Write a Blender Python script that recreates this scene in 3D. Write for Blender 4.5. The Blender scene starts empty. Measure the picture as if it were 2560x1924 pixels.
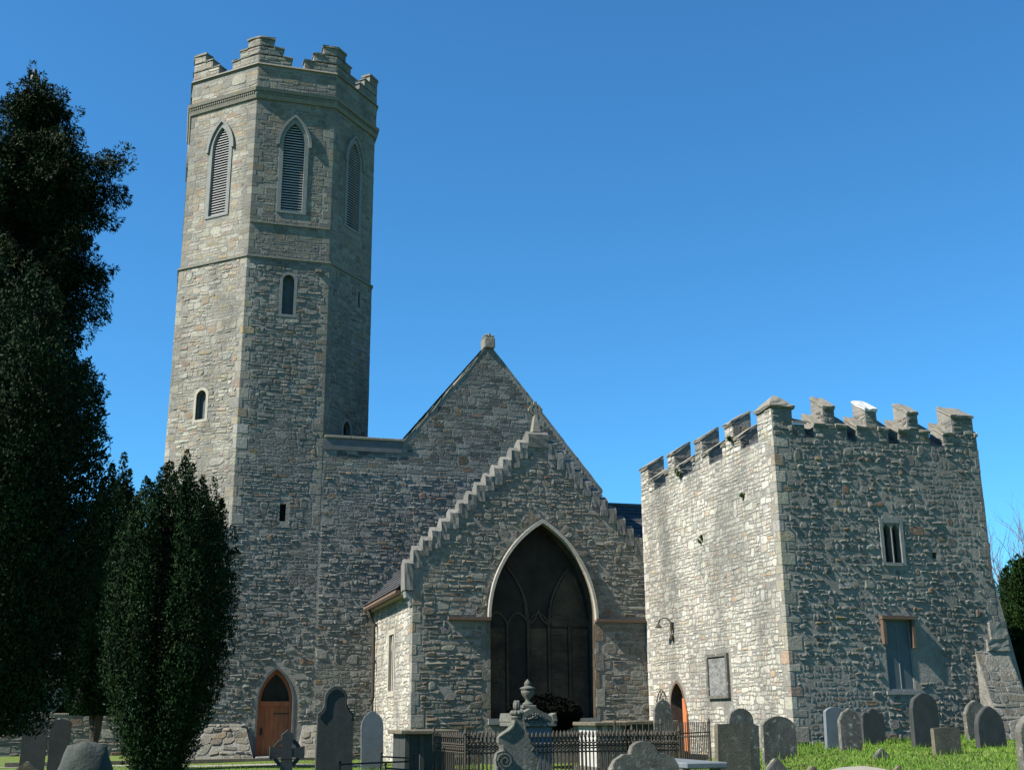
import bpy, bmesh, math, random
import numpy as np
from mathutils import Vector, Matrix
R0 = random.Random(7)
rad = math.radians
sc = bpy.context.scene
col = sc.collection

# ------------------------------------------------------------------ camera
F = 2900.0
pitch = math.atan(828 / F); yaw = rad(16.3); roll = rad(0.45)
fwd = Vector((math.sin(yaw) * math.cos(pitch), math.cos(yaw) * math.cos(pitch), math.sin(pitch)))
rgt = Vector((math.cos(yaw), -math.sin(yaw), 0))
upv = rgt.cross(fwd)
cr, sr = math.cos(roll), math.sin(roll)
RX = rgt * cr - upv * sr; UX = upv * cr + rgt * sr
CAM = Vector((0, 0, 1.6))
cd = bpy.data.cameras.new('camera'); cam = bpy.data.objects.new('camera', cd); col.objects.link(cam)
m = Matrix.Identity(4)
for i in range(3):
    m[i][0] = RX[i]; m[i][1] = UX[i]; m[i][2] = -fwd[i]; m[i][3] = CAM[i]
cam.matrix_world = m
cd.sensor_fit = 'HORIZONTAL'; cd.sensor_width = 36.0; cd.lens = F / 2560 * 36.0
cd.clip_end = 3000
sc.camera = cam

# ------------------------------------------------------------------ world, sun, exposure
SUN = Vector((1.0, 0.135, -1.0)).normalized()          # the way the light travels
w = bpy.data.worlds.new('World'); sc.world = w; w.use_nodes = True
nt = w.node_tree; nt.nodes.clear()
sky = nt.nodes.new('ShaderNodeTexSky'); sky.sky_type = 'NISHITA'; sky.sun_disc = False
sky.sun_elevation = math.asin(-SUN.z); sky.sun_rotation = math.atan2(-SUN.x, -SUN.y)
sky.altitude = 0; sky.air_density = 1.0; sky.dust_density = 0.0; sky.ozone_density = 6.0
bg = nt.nodes.new('ShaderNodeBackground'); bg.inputs['Strength'].default_value = 0.074
wo = nt.nodes.new('ShaderNodeOutputWorld')
tint = nt.nodes.new('ShaderNodeMix'); tint.data_type = 'RGBA'; tint.blend_type = 'MULTIPLY'
tint.inputs['Factor'].default_value = 1.0; tint.inputs['B'].default_value = (0.40, 0.875, 1.04, 1)      # the clear, deep blue of this day, the same all over the sky
nt.links.new(sky.outputs[0], tint.inputs['A']); nt.links.new(tint.outputs['Result'], bg.inputs[0]); nt.links.new(bg.outputs[0], wo.inputs[0])
ld = bpy.data.lights.new('sun', 'SUN'); ld.energy = 5.0; ld.angle = rad(0.53); ld.color = (1.0, 0.935, 0.83)
lo = bpy.data.objects.new('sun', ld); col.objects.link(lo)
lo.rotation_euler = SUN.to_track_quat('-Z', 'Y').to_euler(); lo.location = (-30, -4, 40)
sc.view_settings.view_transform = 'Standard'; sc.view_settings.look = 'None'
sc.view_settings.exposure = 1.34; sc.view_settings.gamma = 1.0; sc.view_settings.use_curve_mapping = False

# ------------------------------------------------------------------ materials
def mat(name):
    mm = bpy.data.materials.new(name); mm.use_nodes = True
    n = mm.node_tree; b = n.nodes['Principled BSDF']
    b.inputs['Roughness'].default_value = 0.9
    if 'Specular IOR Level' in b.inputs: b.inputs['Specular IOR Level'].default_value = 0.25
    return mm, n, b

ALB = 0.6          # the stones, paint and soil of the place are this much darker than the tones listed below
def surf(name, base, base2=None, scale=6.0, detail=6.0, rough=0.9, bump=0.0, bscale=30.0, attr=False,
         stain=None, stain_scale=1.2, stain_amt=0.5, spec=0.25, metal=0.0, lichen=None, lichen_scale=9.0, lichen_amt=0.0, stretch=None):
    """colour by noise between two tones, a larger stain pattern, small lichen spots and a fine bump, all in world space"""
    mm, n, b = mat(name); L = n.links; N = n.nodes
    if not attr: base = tuple(x * ALB for x in base); base2 = tuple(x * ALB for x in base2) if base2 else None
    if stain: stain = tuple(x * ALB for x in stain)
    if lichen: lichen = tuple(x * ALB for x in lichen)
    geo = N.new('ShaderNodeNewGeometry'); pos = geo.outputs['Position']
    if stretch:
        mp = N.new('ShaderNodeMapping'); mp.inputs['Scale'].default_value = stretch; L.new(pos, mp.inputs['Vector']); spos = mp.outputs[0]
    else: spos = pos
    no = N.new('ShaderNodeTexNoise'); no.inputs['Scale'].default_value = scale; no.inputs['Detail'].default_value = detail; no.inputs['Roughness'].default_value = 0.65
    L.new(pos, no.inputs['Vector'])
    rp = N.new('ShaderNodeMapRange'); rp.inputs[1].default_value = 0.3; rp.inputs[2].default_value = 0.7
    L.new(no.outputs['Fac'], rp.inputs[0])
    mx = N.new('ShaderNodeMix'); mx.data_type = 'RGBA'
    L.new(rp.outputs[0], mx.inputs['Factor'])
    if attr:
        at = N.new('ShaderNodeAttribute'); at.attribute_name = 'Col'
        dk = N.new('ShaderNodeMix'); dk.data_type = 'RGBA'; dk.blend_type = 'MULTIPLY'; dk.inputs['Factor'].default_value = 1.0
        dk.inputs['B'].default_value = (*base, 1)
        L.new(at.outputs['Color'], dk.inputs['A'])
        dk2 = N.new('ShaderNodeMix'); dk2.data_type = 'RGBA'; dk2.blend_type = 'MULTIPLY'; dk2.inputs['Factor'].default_value = 1.0
        dk2.inputs['B'].default_value = (*(base2 or base), 1)
        L.new(at.outputs['Color'], dk2.inputs['A'])
        L.new(dk.outputs['Result'], mx.inputs['A']); L.new(dk2.outputs['Result'], mx.inputs['B'])
    else:
        mx.inputs['A'].default_value = (*base, 1); mx.inputs['B'].default_value = (*(base2 or base), 1)
    out = mx.outputs['Result']
    if stain:
        ns = N.new('ShaderNodeTexNoise'); ns.inputs['Scale'].default_value = stain_scale; ns.inputs['Detail'].default_value = 5; ns.inputs['Roughness'].default_value = 0.6
        L.new(spos, ns.inputs['Vector'])
        rs = N.new('ShaderNodeMapRange'); rs.inputs[1].default_value = 0.45; rs.inputs[2].default_value = 0.72; rs.inputs[4].default_value = stain_amt
        L.new(ns.outputs['Fac'], rs.inputs[0])
        m2 = N.new('ShaderNodeMix'); m2.data_type = 'RGBA'; m2.inputs['B'].default_value = (*stain, 1)
        L.new(rs.outputs[0], m2.inputs['Factor']); L.new(out, m2.inputs['A']); out = m2.outputs['Result']
    if lichen:
        nl = N.new('ShaderNodeTexNoise'); nl.inputs['Scale'].default_value = lichen_scale; nl.inputs['Detail'].default_value = 7; nl.inputs['Roughness'].default_value = 0.7
        L.new(pos, nl.inputs['Vector'])
        rl = N.new('ShaderNodeMapRange'); rl.inputs[1].default_value = 0.56; rl.inputs[2].default_value = 0.66; rl.inputs[4].default_value = lichen_amt
        L.new(nl.outputs['Fac'], rl.inputs[0])
        m3 = N.new('ShaderNodeMix'); m3.data_type = 'RGBA'; m3.inputs['B'].default_value = (*lichen, 1)
        L.new(rl.outputs[0], m3.inputs['Factor']); L.new(out, m3.inputs['A']); out = m3.outputs['Result']
    L.new(out, b.inputs['Base Color'])
    b.inputs['Roughness'].default_value = rough; b.inputs['Metallic'].default_value = metal
    if 'Specular IOR Level' in b.inputs: b.inputs['Specular IOR Level'].default_value = spec
    if bump:
        nb = N.new('ShaderNodeTexNoise'); nb.inputs['Scale'].default_value = bscale; nb.inputs['Detail'].default_value = 8; nb.inputs['Roughness'].default_value = 0.7
        L.new(pos, nb.inputs['Vector'])
        bp = N.new('ShaderNodeBump'); bp.inputs['Strength'].default_value = 1.0; bp.inputs['Distance'].default_value = bump
        L.new(nb.outputs['Fac'], bp.inputs['Height']); L.new(bp.outputs[0], b.inputs['Normal'])
    return mm

M = {}
M['stone'] = surf('rubble stone', (1.1, 1.1, 1.07), (0.74, 0.745, 0.73), 10, attr=True, bump=0.034, bscale=14, stain=(0.12, 0.125, 0.115), stain_scale=0.8, stain_amt=0.75, stretch=(1, 1, 0.4), lichen=(0.5, 0.5, 0.45), lichen_scale=6, lichen_amt=0.45)
M['mortar'] = surf('lime mortar', (0.36, 0.345, 0.305), (0.235, 0.228, 0.205), 4.5, bump=0.045, bscale=12, stain=(0.13, 0.135, 0.125), stain_scale=0.8, stain_amt=0.75, stretch=(1, 1, 0.4), lichen=(0.47, 0.47, 0.42), lichen_scale=6, lichen_amt=0.4)
M['dressed'] = surf('dressed limestone', (1.05, 1.05, 1.05), (0.8, 0.8, 0.8), 9, attr=True, bump=0.012, bscale=25, stain=(0.16, 0.17, 0.14), stain_scale=1.5, stain_amt=0.45)
M['cap'] = surf('weathered coping', (0.31, 0.29, 0.24), (0.18, 0.175, 0.15), 7, bump=0.02, bscale=20, lichen=(0.34, 0.35, 0.24), lichen_scale=7, lichen_amt=0.6)
M['metalcap'] = surf('new pale coping', (0.62, 0.63, 0.62), (0.55, 0.56, 0.55), 5, rough=0.6)
M['trim'] = surf('grey window stone', (0.3, 0.31, 0.3), (0.22, 0.23, 0.22), 7, bump=0.008, bscale=30)
M['hood'] = surf('pale hood mould stone', (0.52, 0.48, 0.4), (0.4, 0.37, 0.31), 6, bump=0.01, bscale=30)
M['slat'] = surf('louvre slat paint', (0.6, 0.6, 0.6), (0.45, 0.45, 0.45), 4, rough=0.7)
M['dark'] = surf('dark interior', (0.012, 0.012, 0.012))
M['glass'] = surf('leaded dark glass', (0.045, 0.036, 0.026), (0.010, 0.009, 0.008), 2.2, rough=0.6, spec=0.15)
M['panel'] = surf('painted window panel', (0.10, 0.12, 0.12), (0.07, 0.085, 0.09), 5, rough=0.6)
M['block'] = surf('blotchy dark brown blocking', (0.13, 0.10, 0.065), (0.05, 0.038, 0.026), 2.2, bump=0.03, bscale=14, stain=(0.014, 0.012, 0.01), stain_scale=1.3, stain_amt=0.7)  # dark blotchy brown, also on the window reveal, tracery and doorway back
M['tracery'] = surf('dark tracery stone', (0.04, 0.032, 0.022), (0.02, 0.017, 0.012), 6, bump=0.01, bscale=30)
M['door'] = surf('orange brown door paint', (0.56, 0.18, 0.08), (0.44, 0.13, 0.055), 6, rough=0.75, bump=0.006, bscale=40, stain=(0.2, 0.1, 0.06), stain_scale=3, stain_amt=0.5, stretch=(1, 1, 0.2))
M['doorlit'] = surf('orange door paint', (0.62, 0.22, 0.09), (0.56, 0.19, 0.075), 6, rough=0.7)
M['iron'] = surf('rusty black iron', (0.035, 0.032, 0.026), (0.06, 0.05, 0.03), 20, rough=0.75, spec=0.4)
M['lead'] = surf('lead', (0.17, 0.18, 0.18), (0.11, 0.115, 0.12), 5, rough=0.6)
M['slate'] = surf('roof slate', (0.085, 0.09, 0.1), (0.05, 0.054, 0.062), 8, rough=0.6, attr=False, bump=0.006, bscale=30, lichen=(0.2, 0.19, 0.13), lichen_scale=4, lichen_amt=0.5)
M['slateblue'] = surf('shutter boards', (0.12, 0.15, 0.17), (0.09, 0.115, 0.13), 4, rough=0.55)
M['rust'] = surf('rusted frame', (0.2, 0.125, 0.085), (0.11, 0.085, 0.065), 8, rough=0.85, bump=0.01, bscale=30)
M['plaque'] = surf('carved plaque slate', (0.38, 0.385, 0.38), (0.28, 0.285, 0.28), 9, rough=0.7, bump=0.16, bscale=5, stain=(0.12, 0.12, 0.12), stain_scale=5, stain_amt=0.6)
M['grave'] = surf('grey gravestone', (0.2, 0.192, 0.168), (0.09, 0.092, 0.08), 6, bump=0.01, bscale=35, stain=(0.055, 0.06, 0.05), stain_scale=3.0, stain_amt=0.75, lichen=(0.5, 0.49, 0.42), lichen_scale=11, lichen_amt=0.85, stretch=(1, 1, 0.25))
M['gravedark'] = surf('dark slate gravestone', (0.075, 0.08, 0.078), (0.045, 0.05, 0.05), 5, rough=0.7, bump=0.006, bscale=35, stain=(0.03, 0.04, 0.032), stain_scale=3.0, stain_amt=0.6, stretch=(1, 1, 0.25))
M['gravebrown'] = surf('brown sandstone gravestone', (0.2, 0.17, 0.125), (0.12, 0.108, 0.08), 5, bump=0.012, bscale=35, stain=(0.08, 0.08, 0.055), stain_scale=4, stain_amt=0.6, lichen=(0.36, 0.35, 0.27), lichen_scale=12, lichen_amt=0.5, stretch=(1, 1, 0.25))
M['graveblue'] = surf('blue grey slate', (0.2, 0.23, 0.255), (0.15, 0.175, 0.19), 5, rough=0.7, bump=0.006, bscale=30)
M['marble'] = surf('pale monument stone', (0.2, 0.2, 0.172), (0.11, 0.115, 0.1), 7, bump=0.015, bscale=30, lichen=(0.42, 0.42, 0.36), lichen_scale=12, lichen_amt=0.5, stain=(0.075, 0.085, 0.065), stain_scale=4, stain_amt=0.7)
M['white'] = surf('white painted stone', (0.6, 0.6, 0.58), (0.45, 0.45, 0.43), 5)
M['grass'] = surf('grass soil', (0.14, 0.22, 0.03), (0.1, 0.16, 0.022), 2.2, bump=0.03, bscale=20, stain=(0.15, 0.16, 0.05), stain_scale=0.7, stain_amt=0.5)
M['blade'] = surf('grass blades', (0.9, 0.9, 0.9), (1.1, 1.1, 1.1), 3, attr=True, rough=0.7)
M['path'] = surf('pale gravel path', (0.38, 0.36, 0.31), (0.3, 0.28, 0.24), 12, bump=0.01, bscale=60)
M['yewleaf'] = surf('yew foliage', (1, 1, 1), (0.8, 0.8, 0.8), 3, attr=True, rough=0.7, spec=0.08)
M['bark'] = surf('bark', (0.1, 0.075, 0.055), (0.06, 0.045, 0.035), 8, bump=0.02, bscale=20)
M['twig'] = surf('bare twigs', (0.2, 0.17, 0.16), (0.14, 0.12, 0.11), 8)
M['birdblack'] = surf('black feathers', (0.012, 0.012, 0.014), rough=0.6)
M['birdwhite'] = surf('white feathers', (0.7, 0.7, 0.68), rough=0.8)
M['roughshade'] = surf('rough shade-darkened stone', (0.075, 0.095, 0.088), (0.05, 0.065, 0.06), 6, bump=0.03, bscale=10)  # tree shade is partly put into this dark colour

# ------------------------------------------------------------------ helpers
def tag(o, label=None, cat=None, group=None, kind=None):
    if label: o['label'] = label
    if cat: o['category'] = cat
    if group: o['group'] = group
    if kind: o['kind'] = kind
    return o

def thing(name, loc, label, cat, group=None):
    o = bpy.data.objects.new(name, None); col.objects.link(o); o.location = loc; o.empty_display_size = 0.2
    return tag(o, label, cat, group)

def wloc(o):
    v = Vector((0, 0, 0))
    while o is not None:
        v += o.location; o = o.parent
    return v

class MB:
    def __init__(s): s.v = []; s.f = []; s.c = []
    def add(s, vs, fs, c=None):
        b = len(s.v); s.v.extend([tuple(p) for p in vs]); s.f.extend([tuple(i + b for i in q) for q in fs])
        if c is not None: s.c.extend([c] * len(vs))
        return s
    def box(s, x0, x1, y0, y1, z0, z1, c=None):
        return s.add([(x0, y0, z0), (x1, y0, z0), (x1, y1, z0), (x0, y1, z0), (x0, y0, z1), (x1, y0, z1), (x1, y1, z1), (x0, y1, z1)],
                     [(0, 3, 2, 1), (4, 5, 6, 7), (0, 1, 5, 4), (1, 2, 6, 5), (2, 3, 7, 6), (3, 0, 4, 7)], c)
    def prism(s, poly, vec, c=None):
        """closed solid: poly (3D loop) swept by vec"""
        n = len(poly); vec = Vector(vec); P = [Vector(p) for p in poly]; Q = [p + vec for p in P]
        fs = [tuple(range(n - 1, -1, -1)), tuple(range(n, 2 * n))] + [(i, (i + 1) % n, n + (i + 1) % n, n + i) for i in range(n)]
        return s.add(P + Q, fs, c)
    def lathe(s, cx, cy, prof, n=14, c=None):
        vs = []; fs = []
        for r, z in prof:
            for k in range(n):
                a = 2 * math.pi * k / n; vs.append((cx + r * math.cos(a), cy + r * math.sin(a), z))
        for i in range(len(prof) - 1):
            for k in range(n):
                k2 = (k + 1) % n; fs.append((i * n + k, i * n + k2, (i + 1) * n + k2, (i + 1) * n + k))
        fs.append(tuple(range(n - 1, -1, -1))); fs.append(tuple((len(prof) - 1) * n + k for k in range(n)))
        return s.add(vs, fs, c)
    def tube(s, pts, r, n=6, r2=None, c=None):
        P = [Vector(p) for p in pts]; vs = []; fs = []
        for i, p in enumerate(P):
            t = (P[min(i + 1, len(P) - 1)] - P[max(i - 1, 0)]).normalized()
            a = t.cross(Vector((0, 0, 1)));
            if a.length < 1e-3: a = t.cross(Vector((1, 0, 0)))
            a.normalize(); b = t.cross(a)
            rr = r if r2 is None else r + (r2 - r) * i / (len(P) - 1)
            for k in range(n):
                q = 2 * math.pi * k / n; vs.append(p + (a * math.cos(q) + b * math.sin(q)) * rr)
        for i in range(len(P) - 1):
            for k in range(n):
                k2 = (k + 1) % n; fs.append((i * n + k, i * n + k2, (i + 1) * n + k2, (i + 1) * n + k))
        fs.append(tuple(range(n - 1, -1, -1))); fs.append(tuple((len(P) - 1) * n + k for k in range(n)))
        return s.add(vs, fs, c)
    def build(s, name, material, parent=None, smooth=False, fix=True):
        off = wloc(parent) if parent is not None else Vector((0, 0, 0))
        me = bpy.data.meshes.new(name)
        me.from_pydata([(p[0] - off.x, p[1] - off.y, p[2] - off.z) for p in s.v], [], s.f)
        me.materials.append(M[material] if isinstance(material, str) else material)
        if s.c and len(s.c) == len(s.v):
            ca = me.color_attributes.new('Col', 'FLOAT_COLOR', 'POINT')
            a = np.ones((len(s.v), 4), np.float32); a[:, :3] = np.array(s.c, np.float32)
            ca.data.foreach_set('color', a.ravel())
        if fix:
            bm = bmesh.new(); bm.from_mesh(me); bmesh.ops.recalc_face_normals(bm, faces=bm.faces); bm.to_mesh(me); bm.free()
        if smooth: me.polygons.foreach_set('use_smooth', [True] * len(me.polygons))
        o = bpy.data.objects.new(name, me); col.objects.link(o)
        if parent is not None: o.parent = parent
        return o

def based(mb, name, material, loc, label, cat, group=None, smooth=False):
    """a top-level thing of one mesh with its origin at its base"""
    mb.v = [(p[0] - loc[0], p[1] - loc[1], p[2] - loc[2]) for p in mb.v]
    o = mb.build(name, material, None, smooth); o.location = loc
    return tag(o, label, cat, group)

def bevel(o, wd=0.01, seg=1):
    bm = bmesh.new(); bm.from_mesh(o.data)
    es = [e for e in bm.edges if len(e.link_faces) == 2 and e.calc_face_angle(0) > 0.6]
    bmesh.ops.bevel(bm, geom=es, offset=wd, segments=seg, affect='EDGES', clamp_overlap=True); bm.to_mesh(o.data); bm.free()
    return o

def worn(o, amt, seed, cuts=2, keep=None):
    """break clean edges: subdivide a little and push the points about"""
    r = random.Random(seed); bm = bmesh.new(); bm.from_mesh(o.data); bmesh.ops.remove_doubles(bm, verts=bm.verts, dist=1e-4)
    if cuts: bmesh.ops.subdivide_edges(bm, edges=bm.edges[:], cuts=cuts, use_grid_fill=True)
    for v in bm.verts: v.co += Vector((r.uniform(-amt, amt), r.uniform(-amt, amt), r.uniform(-amt, amt) - (0.4 * amt if r.random() < 0.15 else 0)))
    bmesh.ops.recalc_face_normals(bm, faces=bm.faces); bm.to_mesh(o.data); bm.free()
    return o

def np_mesh(name, verts, faces, material, parent=None, cols=None):
    """fast mesh from arrays: verts (N,3), faces (M,k)"""
    off = wloc(parent) if parent is not None else Vector((0, 0, 0))
    me = bpy.data.meshes.new(name); n, k = faces.shape
    me.vertices.add(len(verts)); me.vertices.foreach_set('co', (verts - np.array(off[:])).astype(np.float32).ravel())
    me.loops.add(n * k); me.loops.foreach_set('vertex_index', faces.astype(np.int32).ravel())
    me.polygons.add(n); me.polygons.foreach_set('loop_start', np.arange(0, n * k, k, dtype=np.int32))
    me.update(calc_edges=True)
    me.materials.append(M[material])
    if cols is not None:
        ca = me.color_attributes.new('Col', 'FLOAT_COLOR', 'POINT')
        a = np.ones((len(verts), 4), np.float32); a[:, :3] = cols; ca.data.foreach_set('color', a.ravel())
    o = bpy.data.objects.new(name, me); col.objects.link(o)
    if parent is not None: o.parent = parent
    return o

class Face:
    """a flat wall face: p00 lower left, p10 lower right, p11 upper right, p01 upper left, seen from outside"""
    def __init__(s, p00, p10, p11, p01):
        s.p = [Vector(q) for q in (p00, p10, p11, p01)]
        s.W = (s.p[1] - s.p[0]).length; s.H = (s.p[3] - s.p[0]).length
        s.U = (s.p[1] - s.p[0]).normalized(); s.V = (s.p[3] - s.p[0]).normalized(); s.N = s.U.cross(s.V).normalized()
    def P(s, u, v, d=0.0):
        a = u / s.W; b = v / s.H
        q = s.p[0] * (1 - a) * (1 - b) + s.p[1] * a * (1 - b) + s.p[2] * a * b + s.p[3] * (1 - a) * b
        return q + s.N * d

def vface(x0, y0, x1, y1, z0, z1):
    return Face((x0, y0, z0), (x1, y1, z0), (x1, y1, z1), (x0, y0, z1))

def fill2d(loops):
    bm = bmesh.new()
    for lp in loops:
        vs = [bm.verts.new((p[0], p[1], 0)) for p in lp]
        for i in range(len(vs)): bm.edges.new((vs[i], vs[(i + 1) % len(vs)]))
    bmesh.ops.triangle_fill(bm, use_beauty=True, use_dissolve=False, edges=bm.edges[:])
    bm.verts.index_update()
    V = [(v.co.x, v.co.y) for v in bm.verts]
    T = []
    for f in bm.faces:
        t = [v.index for v in f.verts]
        a, b, c = [V[i] for i in t]
        if (b[0] - a[0]) * (c[1] - a[1]) - (b[1] - a[1]) * (c[0] - a[0]) < 0: t.reverse()
        T.append(tuple(t))
    bm.free()
    return V, T

def sheet(mb, face, outer, holes=(), depth=0.3, d=0.0):
    V, T = fill2d([outer] + [h for h in holes])
    mb.add([face.P(u, v, d) for u, v in V], T)
    for h in holes:
        n = len(h)
        vs = [face.P(u, v, d) for u, v in h] + [face.P(u, v, d - depth) for u, v in h]
        mb.add(vs, [(i, (i + 1) % n, n + (i + 1) % n, n + i) for i in range(n)])

def plate(mb, face, loop, d0, d1, c=None):
    """solid slab with outline loop between depths d0 and d1 of a face"""
    n = len(loop); V, T = fill2d([loop])
    k = len(V)
    mb.add([face.P(u, v, d1) for u, v in V] + [face.P(u, v, d0) for u, v in V], T + [tuple(reversed([i + k for i in t])) for t in T], c)
    mb.add([face.P(u, v, d1) for u, v in loop] + [face.P(u, v, d0) for u, v in loop], [(i, n + i, n + (i + 1) % n, (i + 1) % n) for i in range(n)], c)

def ring(mb, face, outer, inner, d0, d1, c=None, closed=True):
    """moulding between two loops of equal length"""
    n = len(outer); q = n if closed else n - 1
    vs = [face.P(u, v, d0) for u, v in outer] + [face.P(u, v, d1) for u, v in outer] + [face.P(u, v, d1) for u, v in inner] + [face.P(u, v, d0) for u, v in inner]
    fs = []
    for i in range(q):
        j = (i + 1) % n
        for a in range(4):
            b = (a + 1) % 4; fs.append((a * n + i, a * n + j, b * n + j, b * n + i))
    if not closed:
        fs.append((0, n, 2 * n, 3 * n)); fs.append((n - 1, 2 * n - 1, 3 * n - 1, 4 * n - 1))
    mb.add(vs, fs, c)

def strip(mb, face, pts, wd, d0, d1, c=None):
    """bar of width wd following a polyline on a face"""
    n = len(pts); o = []; i_ = []
    for k in range(n):
        a = pts[max(k - 1, 0)]; b = pts[min(k + 1, n - 1)]
        tx, ty = b[0] - a[0], b[1] - a[1]; L = math.hypot(tx, ty) or 1
        nx, ny = -ty / L * wd / 2, tx / L * wd / 2
        o.append((pts[k][0] + nx, pts[k][1] + ny)); i_.append((pts[k][0] - nx, pts[k][1] - ny))
    ring(mb, face, o, i_, d0, d1, c, closed=False)

def arch(cx, v0, vs, hw, rise, n=8):
    """loop of a pointed opening: sill corners, springing, apex (counter-clockwise)"""
    Rr = (rise * rise + hw * hw) / (2 * hw); lp = [(cx - hw, v0), (cx + hw, v0)]
    a1 = math.asin(min(1, rise / Rr))
    for k in range(n + 1):
        a = a1 * k / n; lp.append((cx + hw - Rr + Rr * math.cos(a), vs + Rr * math.sin(a)))
    for k in range(n - 1, -1, -1):
        a = a1 * k / n; lp.append((cx - hw + Rr - Rr * math.cos(a), vs + Rr * math.sin(a)))
    return lp

def archtop(cx, vs, hw, rise, n=8):
    return arch(cx, vs, vs, hw, rise, n)[2:]

def rect(u0, u1, v0, v1): return [(u0, v0), (u1, v0), (u1, v1), (u0, v1)]

def inpoly(lp, u, v):
    r = False; n = len(lp); j = n - 1
    for i in range(n):
        a, b = lp[i], lp[j]
        if (a[1] > v) != (b[1] > v) and u < (b[0] - a[0]) * (v - a[1]) / (b[1] - a[1]) + a[0]: r = not r
        j = i
    return r

# ------------------------------------------------------------------ rubble masonry
PAL = dict(  # stone hues, with sun painted into warm and pale, shade into the others
    warm=[((0.42, 0.39, 0.34), 6), ((0.47, 0.44, 0.39), 5), ((0.43, 0.37, 0.29), 3), ((0.40, 0.31, 0.24), 1.4), ((0.35, 0.34, 0.32), 3), ((0.52, 0.50, 0.46), 2), ((0.46, 0.37, 0.23), 0.5), ((0.37, 0.28, 0.23), 0.8)],
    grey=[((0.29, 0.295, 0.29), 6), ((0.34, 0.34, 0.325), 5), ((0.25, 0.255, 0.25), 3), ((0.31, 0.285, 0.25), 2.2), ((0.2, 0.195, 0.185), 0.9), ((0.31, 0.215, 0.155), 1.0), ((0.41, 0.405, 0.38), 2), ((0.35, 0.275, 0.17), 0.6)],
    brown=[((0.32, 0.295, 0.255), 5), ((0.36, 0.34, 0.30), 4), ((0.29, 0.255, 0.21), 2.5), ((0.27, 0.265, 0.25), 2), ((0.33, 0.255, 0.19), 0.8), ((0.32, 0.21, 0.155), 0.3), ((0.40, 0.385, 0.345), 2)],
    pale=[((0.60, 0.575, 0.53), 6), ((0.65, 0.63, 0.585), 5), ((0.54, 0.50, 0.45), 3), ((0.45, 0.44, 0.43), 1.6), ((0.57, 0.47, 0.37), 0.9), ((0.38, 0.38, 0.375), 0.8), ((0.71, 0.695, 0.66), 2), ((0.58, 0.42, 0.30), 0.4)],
    ashlar=[((0.36, 0.345, 0.31), 5), ((0.40, 0.38, 0.335), 4), ((0.33, 0.30, 0.265), 3), ((0.37, 0.325, 0.26), 2), ((0.28, 0.28, 0.27), 2), ((0.33, 0.265, 0.22), 0.6)],
)
def pick(rng, pal):
    L = PAL[pal]; t = sum(wt for _, wt in L) * rng.random()
    for c, wt in L:
        t -= wt
        if t <= 0: break
    k = (rng.uniform(0.9, 1.08) if pal == 'pale' else rng.uniform(0.8, 1.13)) * ALB * {'grey': 0.75, 'brown': 0.77, 'ashlar': 0.77}.get(pal, 1.0)  # grey, brown and ashlar multiplied down: shade of the front faces put into colour
    return tuple(x * k * rng.uniform(0.97, 1.03) * q for x, q in zip(c, (1.0, 1.0, 0.955)))

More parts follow.
